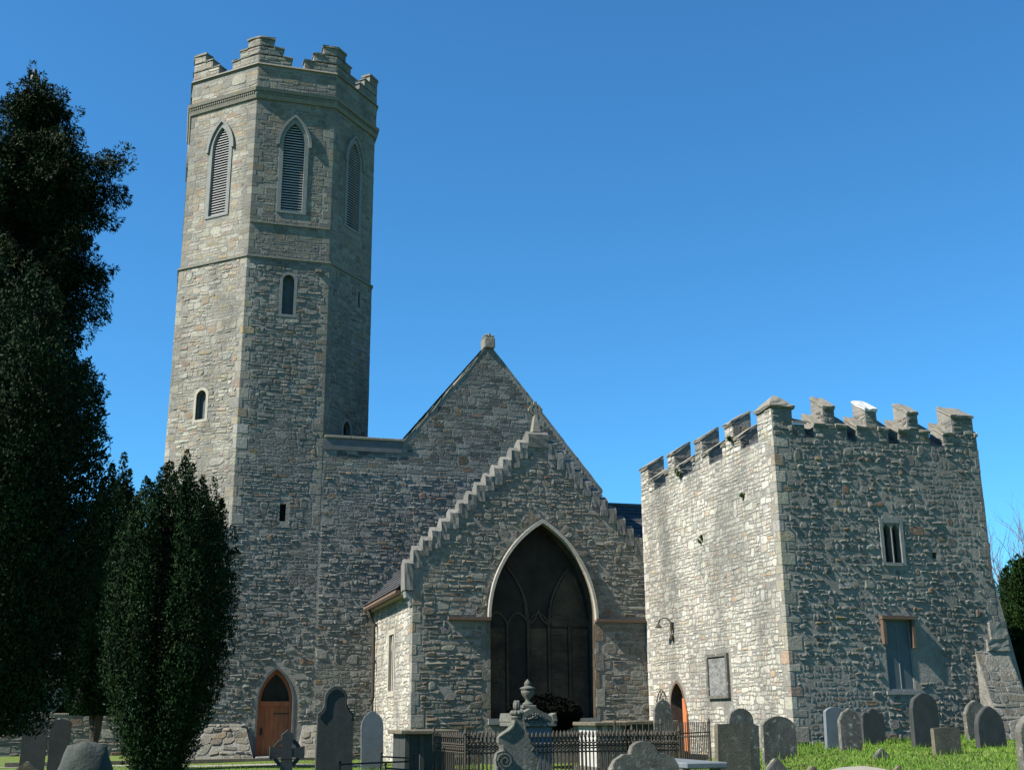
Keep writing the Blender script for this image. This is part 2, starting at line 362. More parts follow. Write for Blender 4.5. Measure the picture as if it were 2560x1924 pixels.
def rubble(face, inside, v0, v1, rh, sw, proud, pal, seed, joint=0.012, jump=0.1, split=0.08, amp=0.4, u0=0.0, u1=None, hot=None):
    """stones of irregular courses, as dicts {v, f, c, score}"""
    rng = random.Random(seed); out = []; ph = [rng.uniform(0, 6.28) for _ in range(4)]
    if u1 is None: u1 = face.W
    v = v0; vb = [v0]
    while v < v1 - 0.02:
        h = rng.uniform(*rh)
        if rng.random() < 0.15: h *= 1.3
        v = v + h; vb.append(min(v, v1))
        if v1 - v < rh[0] * 0.6: vb[-1] = v1; break
    waves = [(rng.uniform(0, 6.28), rng.uniform(0, 6.28), rng.uniform(0.9, 1.6), rng.uniform(2.6, 4.5)) for _ in vb]
    def bl(k, u):
        if k == 0 or k == len(vb) - 1: return vb[k]
        p, q, a, b = waves[k]
        return vb[k] + amp * min(vb[k] - vb[k - 1], vb[k + 1] - vb[k]) * (0.55 * math.sin(a * u * 1.3 + p) + 0.55 * math.sin(b * u * 2.3 + q))
    step = 0.03; n = max(2, int((u1 - u0) / step)); blocked = []
    for k in range(len(vb) - 1):
        lo, hi = vb[k], vb[k + 1]; e = 0.004
        ok = []
        for i in range(n + 1):
            u = u0 + (u1 - u0) * i / n
            good = all(inside(u, x) for x in (lo + e, (lo + hi) / 2, hi - e)) and not any(a <= u <= b for a, b in blocked)
            ok.append(good)
        nb = []; i = 0
        while i <= n:
            if not ok[i]: i += 1; continue
            j = i
            while j < n and ok[j + 1]: j += 1
            a, b = u0 + (u1 - u0) * i / n, u0 + (u1 - u0) * j / n
            x = a
            while b - x > 0.05:
                wd = rng.uniform(*sw) * (0.75 + 0.5 * (hi - lo) / rh[1])
                if rng.random() < 0.12: wd *= 1.5
                if b - (x + wd) < sw[0] * 0.55: wd = b - x
                tall = False; top = k + 1
                if k + 2 < len(vb) and wd > 0.75 * (vb[k + 2] - vb[k]) and wd < b - x + 1e-6 and rng.random() < jump and all(inside(x + wd * t, vb[k + 2] - e) for t in (0, .5, 1)):
                    top = k + 2; nb.append((x - 0.001, x + wd + 0.001)); tall = True
                cells = [(x, x + wd, k, top, 0.0, 1.0)]
                if not tall and (hi - lo) > 0.11 and rng.random() < split:
                    t = rng.uniform(0.4, 0.6); cells = [(x, x + wd, k, top, 0.0, t), (x, x + wd, k, top, t, 1.0)]
                for (a0, a1, kk, kt, t0, t1) in cells:
                    def pt(u, t): return bl(kk, u) * (1 - t) + bl(kt, u) * t
                    j0 = joint * rng.uniform(0.5, 1.5)
                    c = [(a0 + j0, pt(a0, t0) + j0), (a1 - j0, pt(a1, t0) + j0), (a1 - j0, pt(a1, t1) - j0), (a0 + j0, pt(a0, t1) - j0)]
                    w_ = a1 - a0; h_ = c[2][1] - c[1][1]
                    if w_ < 0.05 or h_ < 0.03 or rng.random() < 0.03: continue
                    jit = 0.15 * min(w_, h_)
                    c = [(p[0] + rng.uniform(-jit, jit), p[1] + rng.uniform(-jit, jit)) for p in c]
                    chop = rng.sample(range(4), 2)
                    if rng.random() < 0.6: chop = [0, 1, 2, 3]
                    lp = []
                    for q in range(4):
                        p = c[q]; pr = c[q - 1]; nx = c[(q + 1) % 4]
                        if q in chop:
                            f1 = rng.uniform(0.14, 0.36); f2 = rng.uniform(0.14, 0.36)
                            mh = min(w_, h_) * 1.3
                            d1 = math.hypot(pr[0] - p[0], pr[1] - p[1]); d2 = math.hypot(nx[0] - p[0], nx[1] - p[1])
                            f1 = min(f1, f1 * mh / d1); f2 = min(f2, f2 * mh / d2)
                            lp.append((p[0] + (pr[0] - p[0]) * f1, p[1] + (pr[1] - p[1]) * f1)); lp.append((p[0] + (nx[0] - p[0]) * f2, p[1] + (nx[1] - p[1]) * f2))
                        else: lp.append(p)
                    m_ = len(lp); cx = sum(p[0] for p in lp) / m_; cy = sum(p[1] for p in lp) / m_
                    hp = rng.uniform(*proud) * 0.68
                    pz = math.sin(cx * 1.7 + ph[0]) * math.sin(cy * 1.3 + ph[1]) + 0.6 * math.sin(cx * 0.7 + cy * 0.9 + ph[2]) + 0.35 * math.sin(cx * 3.9 - cy * 2.7 + ph[3])
                    if pz > 0.75: hp = max(0.0025, hp * 0.3)          # patches of flush pointing
                    if rng.random() < 0.12: hp *= 0.35
                    tu, tv = rng.uniform(-0.35, 0.35) * hp / (w_ / 2), rng.uniform(-0.45, 0.35) * hp / (h_ / 2)
                    in2u = max(0.35, 1 - 2 * min(0.035, 0.7 * hp + 0.012) / w_); in2v = max(0.35, 1 - 2 * min(0.03, 0.7 * hp + 0.01) / h_)
                    in1u = 1 - (1 - in2u) * 0.22; in1v = 1 - (1 - in2v) * 0.22
                    vs = [face.P(p[0], p[1], -0.012) for p in lp]
                    vs += [face.P(cx + (p[0] - cx) * in1u, cy + (p[1] - cy) * in1v, max(0.003, 0.62 * hp + 0.7 * (tu * (p[0] - cx) + tv * (p[1] - cy)))) for p in lp]
                    vs += [face.P(cx + (p[0] - cx) * in2u, cy + (p[1] - cy) * in2v, max(0.005, hp + tu * (p[0] - cx) + tv * (p[1] - cy) + rng.uniform(-0.1, 0.1) * hp)) for p in lp]
                    vs.append(face.P(cx + rng.uniform(-.1, .1) * w_, cy + rng.uniform(-.1, .1) * h_, hp * rng.uniform(0.9, 1.25)))
                    fs = [(r * m_ + q, r * m_ + (q + 1) % m_, (r + 1) * m_ + (q + 1) % m_, (r + 1) * m_ + q) for r in (0, 1) for q in range(m_)]
                    fs += [(2 * m_ + q, 2 * m_ + (q + 1) % m_, 3 * m_) for q in range(m_)]
                    ctr = vs[-1]; dv = CAM - ctr; dist = dv.length
                    score = w_ * h_ * max(0.0, dv.normalized().dot(face.N)) / (dist * dist)
                    cc = pick(rng, pal)
                    if hot: cc = hot(rng, cx, cy, cc)
                    out.append(dict(v=vs, f=fs, c=cc, score=score))
                x += wd
            i = j + 1
        blocked = nb
    return out

def lay_stones(stones, parent, limit=300, mat_='stone', name='stone', rest='rubble_masonry'):
    stones = sorted(stones, key=lambda s: -s['score'])
    for s in stones[:limit]:
        MB().add(s['v'], s['f'], s['c']).build(name, mat_, parent, fix=False)
    mb = MB()
    for s in stones[limit:]: mb.add(s['v'], s['f'], s['c'])
    if mb.v:
        o = mb.build(rest, mat_, parent, fix=False); o['kind'] = 'stuff'

def quoins(parent, cx, cy, d1, d2, n1, n2, z0, z1, rng, hh=(0.13, 0.36), long_=(0.2, 0.38), short=(0.08, 0.18), proud=0.006, pal='warm', lens=None, mat_='dressed'):
    """dressed corner stones wrapping a vertical edge; d1, d2 run from the corner along the two faces, n1, n2 their normals.
    returns the courses [(z0, z1, len1, len2)] so that rubble can be kept clear"""
    d1, d2, n1, n2 = [Vector((*q, 0)) for q in (d1, d2, n1, n2)]
    z = z0; k = 0; res = []; C = Vector((cx, cy, 0))
    while z < z1 - 0.05:
        h = rng.uniform(*hh); zt = min(z + h, z1)
        if z1 - zt < 0.12: zt = z1
        a = rng.uniform(*(long_ if k % 2 else short)); b = rng.uniform(*(short if k % 2 else long_))
        pr = proud * rng.uniform(0.5, 1.6)
        den = 1 + n1.dot(n2); cor = C + (n1 + n2) * (pr / den)
        inn = (n1 + n2) * (-0.06 / den) + C
        poly = [C + d1 * (a - 0.006) - n1 * 0.05, C + d1 * (a - 0.006) + n1 * pr, cor, C + d2 * (b - 0.006) + n2 * pr, C + d2 * (b - 0.006) - n2 * 0.05, inn]
        mb = MB().prism([p + Vector((0, 0, z + 0.006)) for p in poly], (0, 0, zt - z - 0.012), pick(rng, pal))
        o = mb.build('quoin', mat_, parent)
        bevel(o, 0.008)
        res.append((z, zt, a, b)); z = zt; k += 1
    return res

def qlen(courses, z, which):
    for c in courses:
        if c[0] <= z <= c[1]: return c[which]
    return 0.0

def smooth01(x, a, b):
    t = min(1, max(0, (x - a) / (b - a))); return t * t * (3 - 2 * t)

def gz(x, y):
    a = 0.4 * smooth01(y, 16, 32)
    wv = smooth01(x - 0.45 * (y - 23), 9.6, 12.9) * smooth01(y, 8, 16)
    b = 0.93 + 0.012 * (x - 12) + 0.006 * (y - 20)
    bump = 0.035 * math.sin(x * 0.9 + 0.4 * y) * math.sin(y * 0.7 - 0.3 * x)
    far = smooth01(math.hypot(x - 6, y - 25), 60, 200)
    return (a * (1 - wv) + b * wv + bump) * (1 - far) + 0.0 * far

# ================================================================== SETTING
def make_ground():
    xs = sorted(set([-1500, -600, -250, -120, -60, -40] + [x * 0.5 for x in range(-60, 70)] + [40, 60, 90, 150, 300, 700, 1500]))
    ys = sorted(set([-800, -300, -100, -40, -15, -5] + [y * 0.5 for y in range(0, 110)] + [60, 75, 100, 150, 300, 700, 1500]))
    v = [(x, y, gz(x, y)) for y in ys for x in xs]; n = len(xs)
    f = [(j * n + i, j * n + i + 1, (j + 1) * n + i + 1, (j + 1) * n + i) for j in range(len(ys) - 1) for i in range(n - 1)]
    o = MB().add(v, f).build('ground', 'grass', smooth=True, fix=False); o['kind'] = 'structure'
make_ground()

def ribbon(name, pts, wd, material, lift=0.012):
    mb = MB(); vs = []; n = len(pts)
    for i, (x, y) in enumerate(pts):
        a = pts[max(i - 1, 0)]; b = pts[min(i + 1, n - 1)]; L = math.hypot(b[0] - a[0], b[1] - a[1])
        nx, ny = -(b[1] - a[1]) / L, (b[0] - a[0]) / L
        for s in (-0.5, -0.17, 0.17, 0.5):
            px, py = x + nx * wd * s, y + ny * wd * s; vs.append((px, py, gz(px, py) + lift))
    fs = [(i * 4 + k, i * 4 + k + 1, i * 4 + 5 + k, i * 4 + 4 + k) for i in range(n - 1) for k in range(3)]
    o = mb.add(vs, fs).build(name, material, smooth=True); o['kind'] = 'structure'
ribbon('path', [(-6 + 0.4 * k, 35.2 - 0.004 * k * k) for k in range(30)], 0.9, 'path')
ribbon('path', [(6.5 + 0.4 * k, 14.2 + 0.07 * k) for k in range(9)], 1.0, 'path')

# ================================================================== BELL TOWER (octagon on a square base)
V8 = [(1.66, 37.0), (4.40, 37.0), (6.15, 38.85), (6.15, 41.55), (4.40, 43.3), (1.66, 43.3), (-0.5, 41.55), (-0.5, 38.95)]
OC = (2.85, 40.2)
def oct_pts(off):
    """octagon with every side moved outwards by off"""
    res = []
    for i in range(8):
        a = Vector(V8[i - 1]); b = Vector(V8[i]); c = Vector(V8[(i + 1) % 8])
        e1 = (b - a).normalized(); e2 = (c - b).normalized(); n1 = Vector((e1.y, -e1.x)); n2 = Vector((e2.y, -e2.x))
        res.append(b + (n1 + n2) * (off / (1 + n1.dot(n2))))
    return res
def oface(i, off, z0, z1):
    p = oct_pts(off); a = p[i]; b = p[(i + 1) % 8]
    return vface(a.x, a.y, b.x, b.y, z0, z1)

def bell_tower():
    T = thing('bell_tower', (2.85, 37.0, 0.3), 'tall octagonal stone church tower with louvred belfry windows and stepped battlements', 'tower')
    rng = random.Random(3); st = []
    ZB, Z1, Z2, Z3 = 7.35, 16.45, 22.35, 23.62
    wall = MB()
    # square base: front wall flush with the church wall, left side wall
    fb = vface(-0.5, 37.0, 4.40, 37.0, 0.1, ZB)
    dc = 3.27 + 0.5
    door = arch(dc, 0.50 - 0.1, 2.05 - 0.1, 0.53, 1.02)
    slit = rect(3.62, 3.80, 7.57 - .1 - 0.3, 8.14 - .1 - 0.3)
    slit = rect(3.60, 3.80, 6.75, 7.15)
    sheet(wall, fb, rect(0, fb.W, 0, fb.H), [door], 0.32)
    fl = vface(-0.5, 43.3, -0.5, 37.0, 0.1, ZB)
    sheet(wall, fl, rect(0, fl.W, 0, fl.H))
    wall.box(-0.498, 4.398, 37.002, 43.3, 0.1, 0.2)
    # top of the square base outside the octagon: small broach slopes
    wall.add([(-0.5, 37.0, ZB), (1.66, 37.0, ZB), (-0.5, 38.95, ZB), (0.58, 37.98, ZB + 0.9)], [(0, 1, 3), (0, 3, 2)])
    # octagon faces
    holes1 = {0: [arch(1.40, 14.48 - ZB, 15.68 - ZB, 0.19, 0.2, 5), rect(1.46, 1.66, 7.58 - ZB, 8.14 - ZB)],
              7: [arch(1.36, 10.98 - ZB, 11.76 - ZB, 0.2, 0.21, 5)],
              1: [rect(1.72, 1.86, 15.4 - ZB, 16.0 - ZB), arch(1.3, 10.3 - ZB, 10.9 - ZB, 0.2, 0.3, 5)]}
    holes2 = {i: [arch(oface(i, -0.04, Z1, Z2).W / 2, 18.2 - Z1, 20.75 - Z1, 0.37, 0.8, 8)] for i in range(8)}
    for i in range(8):
        f1 = oface(i, 0, ZB, Z1); f2 = oface(i, -0.04, Z1, Z2)
        sheet(wall, f1, rect(0, f1.W, 0, f1.H), holes1.get(i, []), 0.28)
        sheet(wall, f2, rect(0, f2.W, 0, f2.H), holes2[i], 0.25)
    p = oct_pts(-0.04); wall.add([(q.x, q.y, Z2) for q in p], [tuple(range(8))])
    wall.build('wall', 'mortar', T, fix=False)
    inner = MB().lathe(OC[0], OC[1], [(2.55, 1.0), (2.55, Z2 - 0.05)], 8)
    inner.build('inner_core', 'dark', T)
    # quoins on the octagon edges that show
    qs = {}
    pts = oct_pts(0); pts2 = oct_pts(-0.04)
    for i in (7, 0, 1, 2, 6):
        b = pts[i]; a = pts[i - 1]; c = pts[(i + 1) % 8]
        d1 = (a - b).normalized(); d2 = (c - b).normalized()
        n1 = Vector((-d1.y, d1.x)); n2 = Vector((d2.y, -d2.x))
        q1 = quoins(T, b.x, b.y, d1, d2, n1, n2, ZB if i != 0 else ZB + 0.1, Z1 - 0.05, rng, pal='ashlar' if i in (1, 2) else 'warm', mat_='stone')
        b2 = pts2[i]
        q2 = quoins(T, b2.x, b2.y, d1, d2, n1, n2, Z1 + 0.1, Z2 - 0.05, rng, hh=(0.14, 0.3), long_=(0.24, 0.42), short=(0.12, 0.2), proud=0.005, pal='ashlar')
        qs[i] = q1 + q2
    def mk(i, f, z0, holes, grow):
        big = []
        for h in holes:
            cu = sum(p_[0] for p_ in h) / len(h); cv = (min(p_[1] for p_ in h) + max(p_[1] for p_ in h)) / 2
            hu = max(p_[0] for p_ in h) - cu; hv = max(p_[1] for p_ in h) - cv
            big.append([(cu + (p_[0] - cu) * (1 + grow / hu), cv + (p_[1] - cv) * (1 + grow / hv)) for p_ in h])
        def ins(u, v):
            z = z0 + v
            if u < qlen(qs.get(i, []), z, 3) + 0.01 or u > f.W - qlen(qs.get((i + 1) % 8, []), z, 2) - 0.01: return False
            return not any(inpoly(h, u, v) for h in big)
        return ins
    for i in (7, 0, 1, 6, 2):
        pal = {7: 'warm', 6: 'warm'}.get(i, 'grey')  # sunlit left faces coloured lighter than the shaded ones
        f1 = oface(i, 0, ZB, Z1)
        st += rubble(f1, mk(i, f1, ZB, holes1.get(i, []), 0.07), 0.0, f1.H - 0.06, (0.055, 0.135), (0.09, 0.3), (0.005, 0.028), pal, 20 + i, joint=0.01)
        f2 = oface(i, -0.04, Z1, Z2)
        st += rubble(f2, mk(i, f2, Z1, holes2[i], 0.16), 0.09, f2.H - 0.02, (0.08, 0.16), (0.13, 0.42), (0.002, 0.014), 'ashlar' if i != 7 else 'warm', 40 + i, joint=0.007, amp=0.1)
    def ib(u, v): return not inpoly(arch(dc, 0, 1.95, 0.66, 1.2), u, v) and not (3.0 < u < 3.0) and u < fb.W - 0.01 and not (v < 1.3 and (1.2 < u < 2.95 or u > 4.3))
    st += rubble(fb, ib, 0.0, fb.H, (0.055, 0.135), (0.08, 0.27), (0.005, 0.038), 'grey', 61, joint=0.014, split=0.12)
    st += rubble(fl, lambda u, v: True, 0.0, fl.H, (0.14, 0.24), (0.25, 0.6), (0.015, 0.05), 'warm', 62, joint=0.014)
    # bands and cornices
    def band(name, off0, off1, z0, z1, zs=None, material='cap'):
        a = oct_pts(off0); b = oct_pts(off1); mb = MB()
        lo = [(q.x, q.y, z0) for q in oct_pts(-0.1)]; l2 = [(q.x, q.y, z0) for q in a]; hi = [(q.x, q.y, z1) for q in b]; top = [(q.x, q.y, z1 + (zs or 0)) for q in oct_pts(-0.1)]
        vs = lo + l2 + hi + top; fs = []
        for r in range(3):
            for k in range(8): k2 = (k + 1) % 8; fs.append((r * 8 + k, r * 8 + k2, (r + 1) * 8 + k2, (r + 1) * 8 + k))
        mb.add(vs, fs).build(name, material, T)
    band('string_course', 0.05, 0.05, Z1 - 0.04, Z1 + 0.03, 0.06)
    fr = oface(0, -0.04, Z1, Z2); mb = MB(); plate(mb, fr, rect(0.02, fr.W - 0.02, 17.66 - Z1, 17.72 - Z1), 0, 0.05); mb.build('string_course', 'cap', T)
    band('cornice', 0.02, 0.06, Z2 - 0.04, Z2 + 0.1); band('cornice', 0.10, 0.13, Z2 + 0.22, Z2 + 0.34, 0.06)
    band('cornice_fillet', 0.05, 0.05, Z2 + 0.1, Z2 + 0.22, material='trim')
    p6 = oct_pts(0.055); bead = MB()
    for i in (7, 0, 1, 2, 6):
        a, b = p6[i], p6[(i + 1) % 8]; L = (b - a).length; e = (b - a) / L; nn = Vector((e.y, -e.x)); k = 0.05
        while k < L - 0.05:
            c = a + e * k; q = [c - e * 0.022 - nn * 0.03, c - e * 0.022 + nn * 0.03, c + e * 0.022 + nn * 0.03, c + e * 0.022 - nn * 0.03]
            bead.prism([(z_.x, z_.y, Z2 + 0.12) for z_ in q], (0, 0, 0.06)); k += 0.085
    ob = bead.build('dentils', 'cap', T); ob['kind'] = 'stuff'
    # parapet wall and stepped merlons on the corners
    zp0 = Z2 + 0.36
    po = oct_pts(0.0); pi_ = oct_pts(-0.32); par = MB()
    vs = [(q.x, q.y, zp0 - 0.1) for q in po] + [(q.x, q.y, Z3) for q in po] + [(q.x, q.y, Z3) for q in pi_] + [(q.x, q.y, zp0 - 0.1) for q in pi_]
    fs = [(r * 8 + k, r * 8 + (k + 1) % 8, ((r + 1) % 4) * 8 + (k + 1) % 8, ((r + 1) % 4) * 8 + k) for r in range(4) for k in range(8)]
    par.add(vs, fs).build('parapet', 'mortar', T)
    band('parapet_coping', 0.07, 0.04, Z3, Z3 + 0.07, 0.04)
    zs = Z3 + 0.11; SH = 0.33; ext = (1.15, 0.83, 0.50)
    for i in range(8):
        b = po[i]; d1 = (po[i - 1] - b).normalized(); d2 = (po[(i + 1) % 8] - b).normalized(); bi = pi_[i]
        mb = MB(); capm = []
        for k, L in enumerate(ext):
            q = [b + d1 * L, b, b + d2 * L, bi + d2 * (L - 0.13), bi, bi + d1 * (L - 0.13)]
            z0 = zs + k * SH - (0.1 if k == 0 else 0); mb.prism([(p_.x, p_.y, z0) for p_ in q], (0, 0, SH - 0.05 + (0.1 if k == 0 else 0.05) - (0.0 if k == 0 else 0.05)))
            e = 0.035; n1 = Vector((-d1.y, d1.x)); n2 = Vector((d2.y, -d2.x)); bo = b + (n1 + n2) * (e / (1 + n1.dot(n2))); bj = bi - (n1 + n2) * (e / (1 + n1.dot(n2)))
            zc = zs + (k + 1) * SH - 0.05
            if k < 2:
                Ln = ext[k + 1]
                for dd, nn in ((d1, n1), (d2, n2)):
                    qq = [b + dd * (L + e) + nn * e, b + dd * (Ln + 0.004) + nn * e, bi + dd * (Ln - 0.126) - nn * e, bi + dd * (L - 0.13 + e) - nn * e]
                    capm.append(([(p_.x, p_.y, zc) for p_ in qq], 0.055))
            else:
                qq = [b + d1 * (L + e) + n1 * e, bo, b + d2 * (L + e) + n2 * e, bi + d2 * (L - 0.13 + e) - n2 * e, bj, bi + d1 * (L - 0.13 + e) - n1 * e]
                capm.append(([(p_.x, p_.y, zc) for p_ in qq], 0.08))
        mo = mb.build('merlon', 'mortar', T)
        for q, h in capm: worn(MB().prism(q, (0, 0, h)).build('merlon_coping', 'cap', mo), 0.013, int(q[0][0] * 100), 1)
    for i in (7, 0, 1, 2):
        f = oface(i, 0, zp0, zs + 3 * SH)
        def ip(u, v, f=f):
            z = zp0 + v; e = min(u, f.W - u)
            if z < Z3 - 0.01: return True
            if z < zs + 0.005: return False
            k = int((z - zs) / SH); fr_ = (z - zs) - k * SH
            return k < 3 and e < ext[k] and fr_ < SH - 0.05
        pal = 'ashlar' if i != 7 else 'warm'
        st += rubble(f, ip, 0.0, Z3 - zp0, (0.12, 0.2), (0.2, 0.5), (0.005, 0.02), pal, 80 + i, joint=0.008, amp=0.1)
        for k in range(3):
            st += rubble(f, ip, zs + k * SH - zp0 + 0.01, zs + (k + 1) * SH - 0.055 - zp0, (0.11, 0.17), (0.16, 0.36), (0.006, 0.022), pal, 90 + i * 3 + k, joint=0.008, amp=0.1, jump=0)
    lay_stones(st, T, 300)
    # louvred belfry windows
    for i in range(8):
        f = oface(i, -0.04, Z1, Z2); cu = f.W / 2; v0 = 18.2 - Z1; vsp = 20.75 - Z1
        mb = MB()
        ring(mb, f, arch(cu, v0 - 0.08, vsp, 0.5, 0.98), arch(cu, v0, vsp, 0.36, 0.78), -0.2, 0.03)
        wn = mb.build('louvre_window', 'trim', T)
        hm = MB(); o_ = archtop(cu, vsp - 0.12, 0.6, 1.2); i_ = archtop(cu, vsp - 0.12, 0.505, 1.1); ring(hm, f, o_, i_, 0.0, 0.09, closed=False); hm.build('hood_mould', 'trim', wn)
        bk = MB(); plate(bk, f, arch(cu, v0 - 0.02, vsp, 0.38, 0.8), -0.3, -0.26); bk.build('backing', 'dark', wn)
        if i not in (7, 0, 1, 2, 6): continue
        v = v0 + 0.05; Rr = (0.78 ** 2 + 0.36 ** 2) / (2 * 0.36)
        while v < vsp + 0.66:
            hw = 0.36 if v < vsp else 0.36 - Rr + math.sqrt(max(0, Rr * Rr - (v + 0.06 - vsp) ** 2))
            if hw > 0.04:
                s = MB(); a = f.P(cu - hw, v, -0.05); b = f.P(cu + hw, v, -0.05); c = f.P(cu + hw, v + 0.085, -0.18); d_ = f.P(cu - hw, v + 0.085, -0.18)
                up_ = Vector((0, 0, 0.026)); s.add([a, b, c, d_, a + up_, b + up_, c + up_, d_ + up_], [(3, 2, 1, 0), (4, 5, 6, 7), (0, 1, 5, 4), (1, 2, 6, 5), (2, 3, 7, 6), (3, 0, 4, 7)])
                s.build('louvre_slat', 'slat', wn)
            v += 0.098
    # small windows of the shaft
    def small(i, h, material, surround, sd=0.012):
        f = oface(i, 0, ZB, Z1); cu = sum(p_[0] for p_ in h) / len(h)
        mb = MB(); n = len(h); cv = (min(p_[1] for p_ in h) + max(p_[1] for p_ in h)) / 2
        hu = max(p_[0] for p_ in h) - cu; hv = max(p_[1] for p_ in h) - cv
        if surround:
            ring(mb, f, [(cu + (p_[0] - cu) * (1 + 0.1 / hu), cv + (p_[1] - cv) * (1 + 0.09 / hv)) for p_ in h], h, -0.1, sd)
            wn = mb.build('window', 'hood' if i == 7 else 'trim', T)
        else: wn = T
        pn = MB(); plate(pn, f, h, -0.2, -0.17); pn.build('window_panel', material, wn)
    small(0, holes1[0][0], 'panel', True); small(0, holes1[0][1], 'dark', False); small(7, holes1[7][0], 'panel', True); small(1, holes1[1][0], 'dark', False); small(1, holes1[1][1], 'dark', True)
    # putlog stone and ledge stone
    f0 = oface(0, 0, ZB, Z1); mb = MB(); plate(mb, f0, rect(2.28, 2.48, 16.06 - ZB, 16.16 - ZB), -0.02, 0.1); mb.build('corbel', 'cap', T)
    # door
    mb = MB(); ring(mb, fb, arch(dc, 0.40, 1.95, 0.58, 1.09), arch(dc, 0.40, 1.95, 0.52, 1.0), -0.1, 0.012); mb.build('door_surround', 'lead', T)
    mb = MB(); ring(mb, fb, arch(dc, 0.41, 1.95, 0.525, 1.01), arch(dc, 0.47, 1.97, 0.43, 0.84), -0.27, -0.16)
    plate(mb, fb, rect(dc - 0.44, dc + 0.44, 1.86, 2.0), -0.26, -0.15); df = mb.build('door_frame', 'door', T)
    for k in range(6):
        a = dc - 0.43 + k * 0.1435; mb = MB(); plate(mb, fb, rect(a + 0.003, a + 0.1405, 0.45, 1.86), -0.25, -0.2 + 0.002 * (k % 2)); mb.build('door_board', 'door', df)
    mb = MB(); plate(mb, fb, archtop(dc, 1.99, 0.44, 0.84), -0.25, -0.22); mb.build('fanlight', 'glass', df)
    mb = MB(); plate(mb, fb, rect(dc - 0.02, dc + 0.42, 1.62, 1.66), -0.2, -0.185); mb.build('hinge', 'iron', df)
    mb = MB(); plate(mb, fb, rect(dc - 0.02, dc + 0.42, 0.62, 0.66), -0.2, -0.185); mb.build('hinge', 'iron', df)
    mb = MB(); plate(mb, fb, rect(dc - 0.40, dc - 0.33, 1.02, 1.22), -0.2, -0.17); mb.tube([fb.P(dc - 0.365, 1.08, -0.15), fb.P(dc - 0.365, 1.18, -0.15)], 0.02); mb.build('lock', 'iron', df)
    # sloping plinth left and right of the door, and the step
    def plinth(x0, x1, xs0, xs1, zt, seed):
        z0 = gz((x0 + x1) / 2, 36.4) - 0.05
        mb = MB(); mb.add([(x0, 36.35, z0), (x1, 36.35, z0), (xs1, 36.99, zt), (xs0, 36.99, zt), (x0, 36.99, z0), (x1, 36.99, z0)], [(0, 1, 2, 3), (0, 3, 4), (1, 5, 2), (3, 2, 5, 4)])
        pl = mb.build('plinth', 'mortar', T)
        f = Face((x0, 36.35, z0), (x1, 36.35, z0), (xs1, 36.99, zt), (xs0, 36.99, zt))
        ss = rubble(f, lambda u, v: 0.03 < u < f.W - 0.03, 0.05, f.H - 0.02, (0.14, 0.26), (0.22, 0.5), (0.02, 0.06), 'brown', seed, joint=0.012, amp=0.35, jump=0.15)
        for s in ss: MB().add(s['v'], s['f'], s['c']).build('stone', 'stone', pl, fix=False)
    plinth(0.5, 2.68, 1.35, 2.4, 1.45, 5); plinth(3.92, 4.9, 4.12, 4.9, 1.4, 6)
    bevel(MB().box(2.72, 3.86, 36.25, 37.2, 0.2, 0.52).build('doorstep', 'trim', T), 0.015)
bell_tower()

# ================================================================== NAVE (big gable behind)
def slates(mb, p0, du, dv, nu, nv, lu, lv, seed, th=0.012):
    rng = random.Random(seed); du = Vector(du).normalized(); dv = Vector(dv).normalized(); n = du.cross(dv).normalized(); p0 = Vector(p0)
    for j in range(nv):
        for i in range(nu):
            o = (0.5 if j % 2 else 0); g = rng.uniform(-0.004, 0.004)
            a = p0 + du * ((i + o) * lu + 0.004) + dv * (j * lv) + n * (0.028 + g)
            b = a + du * (lu - 0.008); c = b + dv * (lv * 1.35) - n * 0.022; d = a + dv * (lv * 1.35) - n * 0.022
            mb.add([a, b, c, d, a - n * th, b - n * th], [(0, 1, 2, 3), (0, 4, 5, 1), (0, 3, 4), (1, 5, 2)])

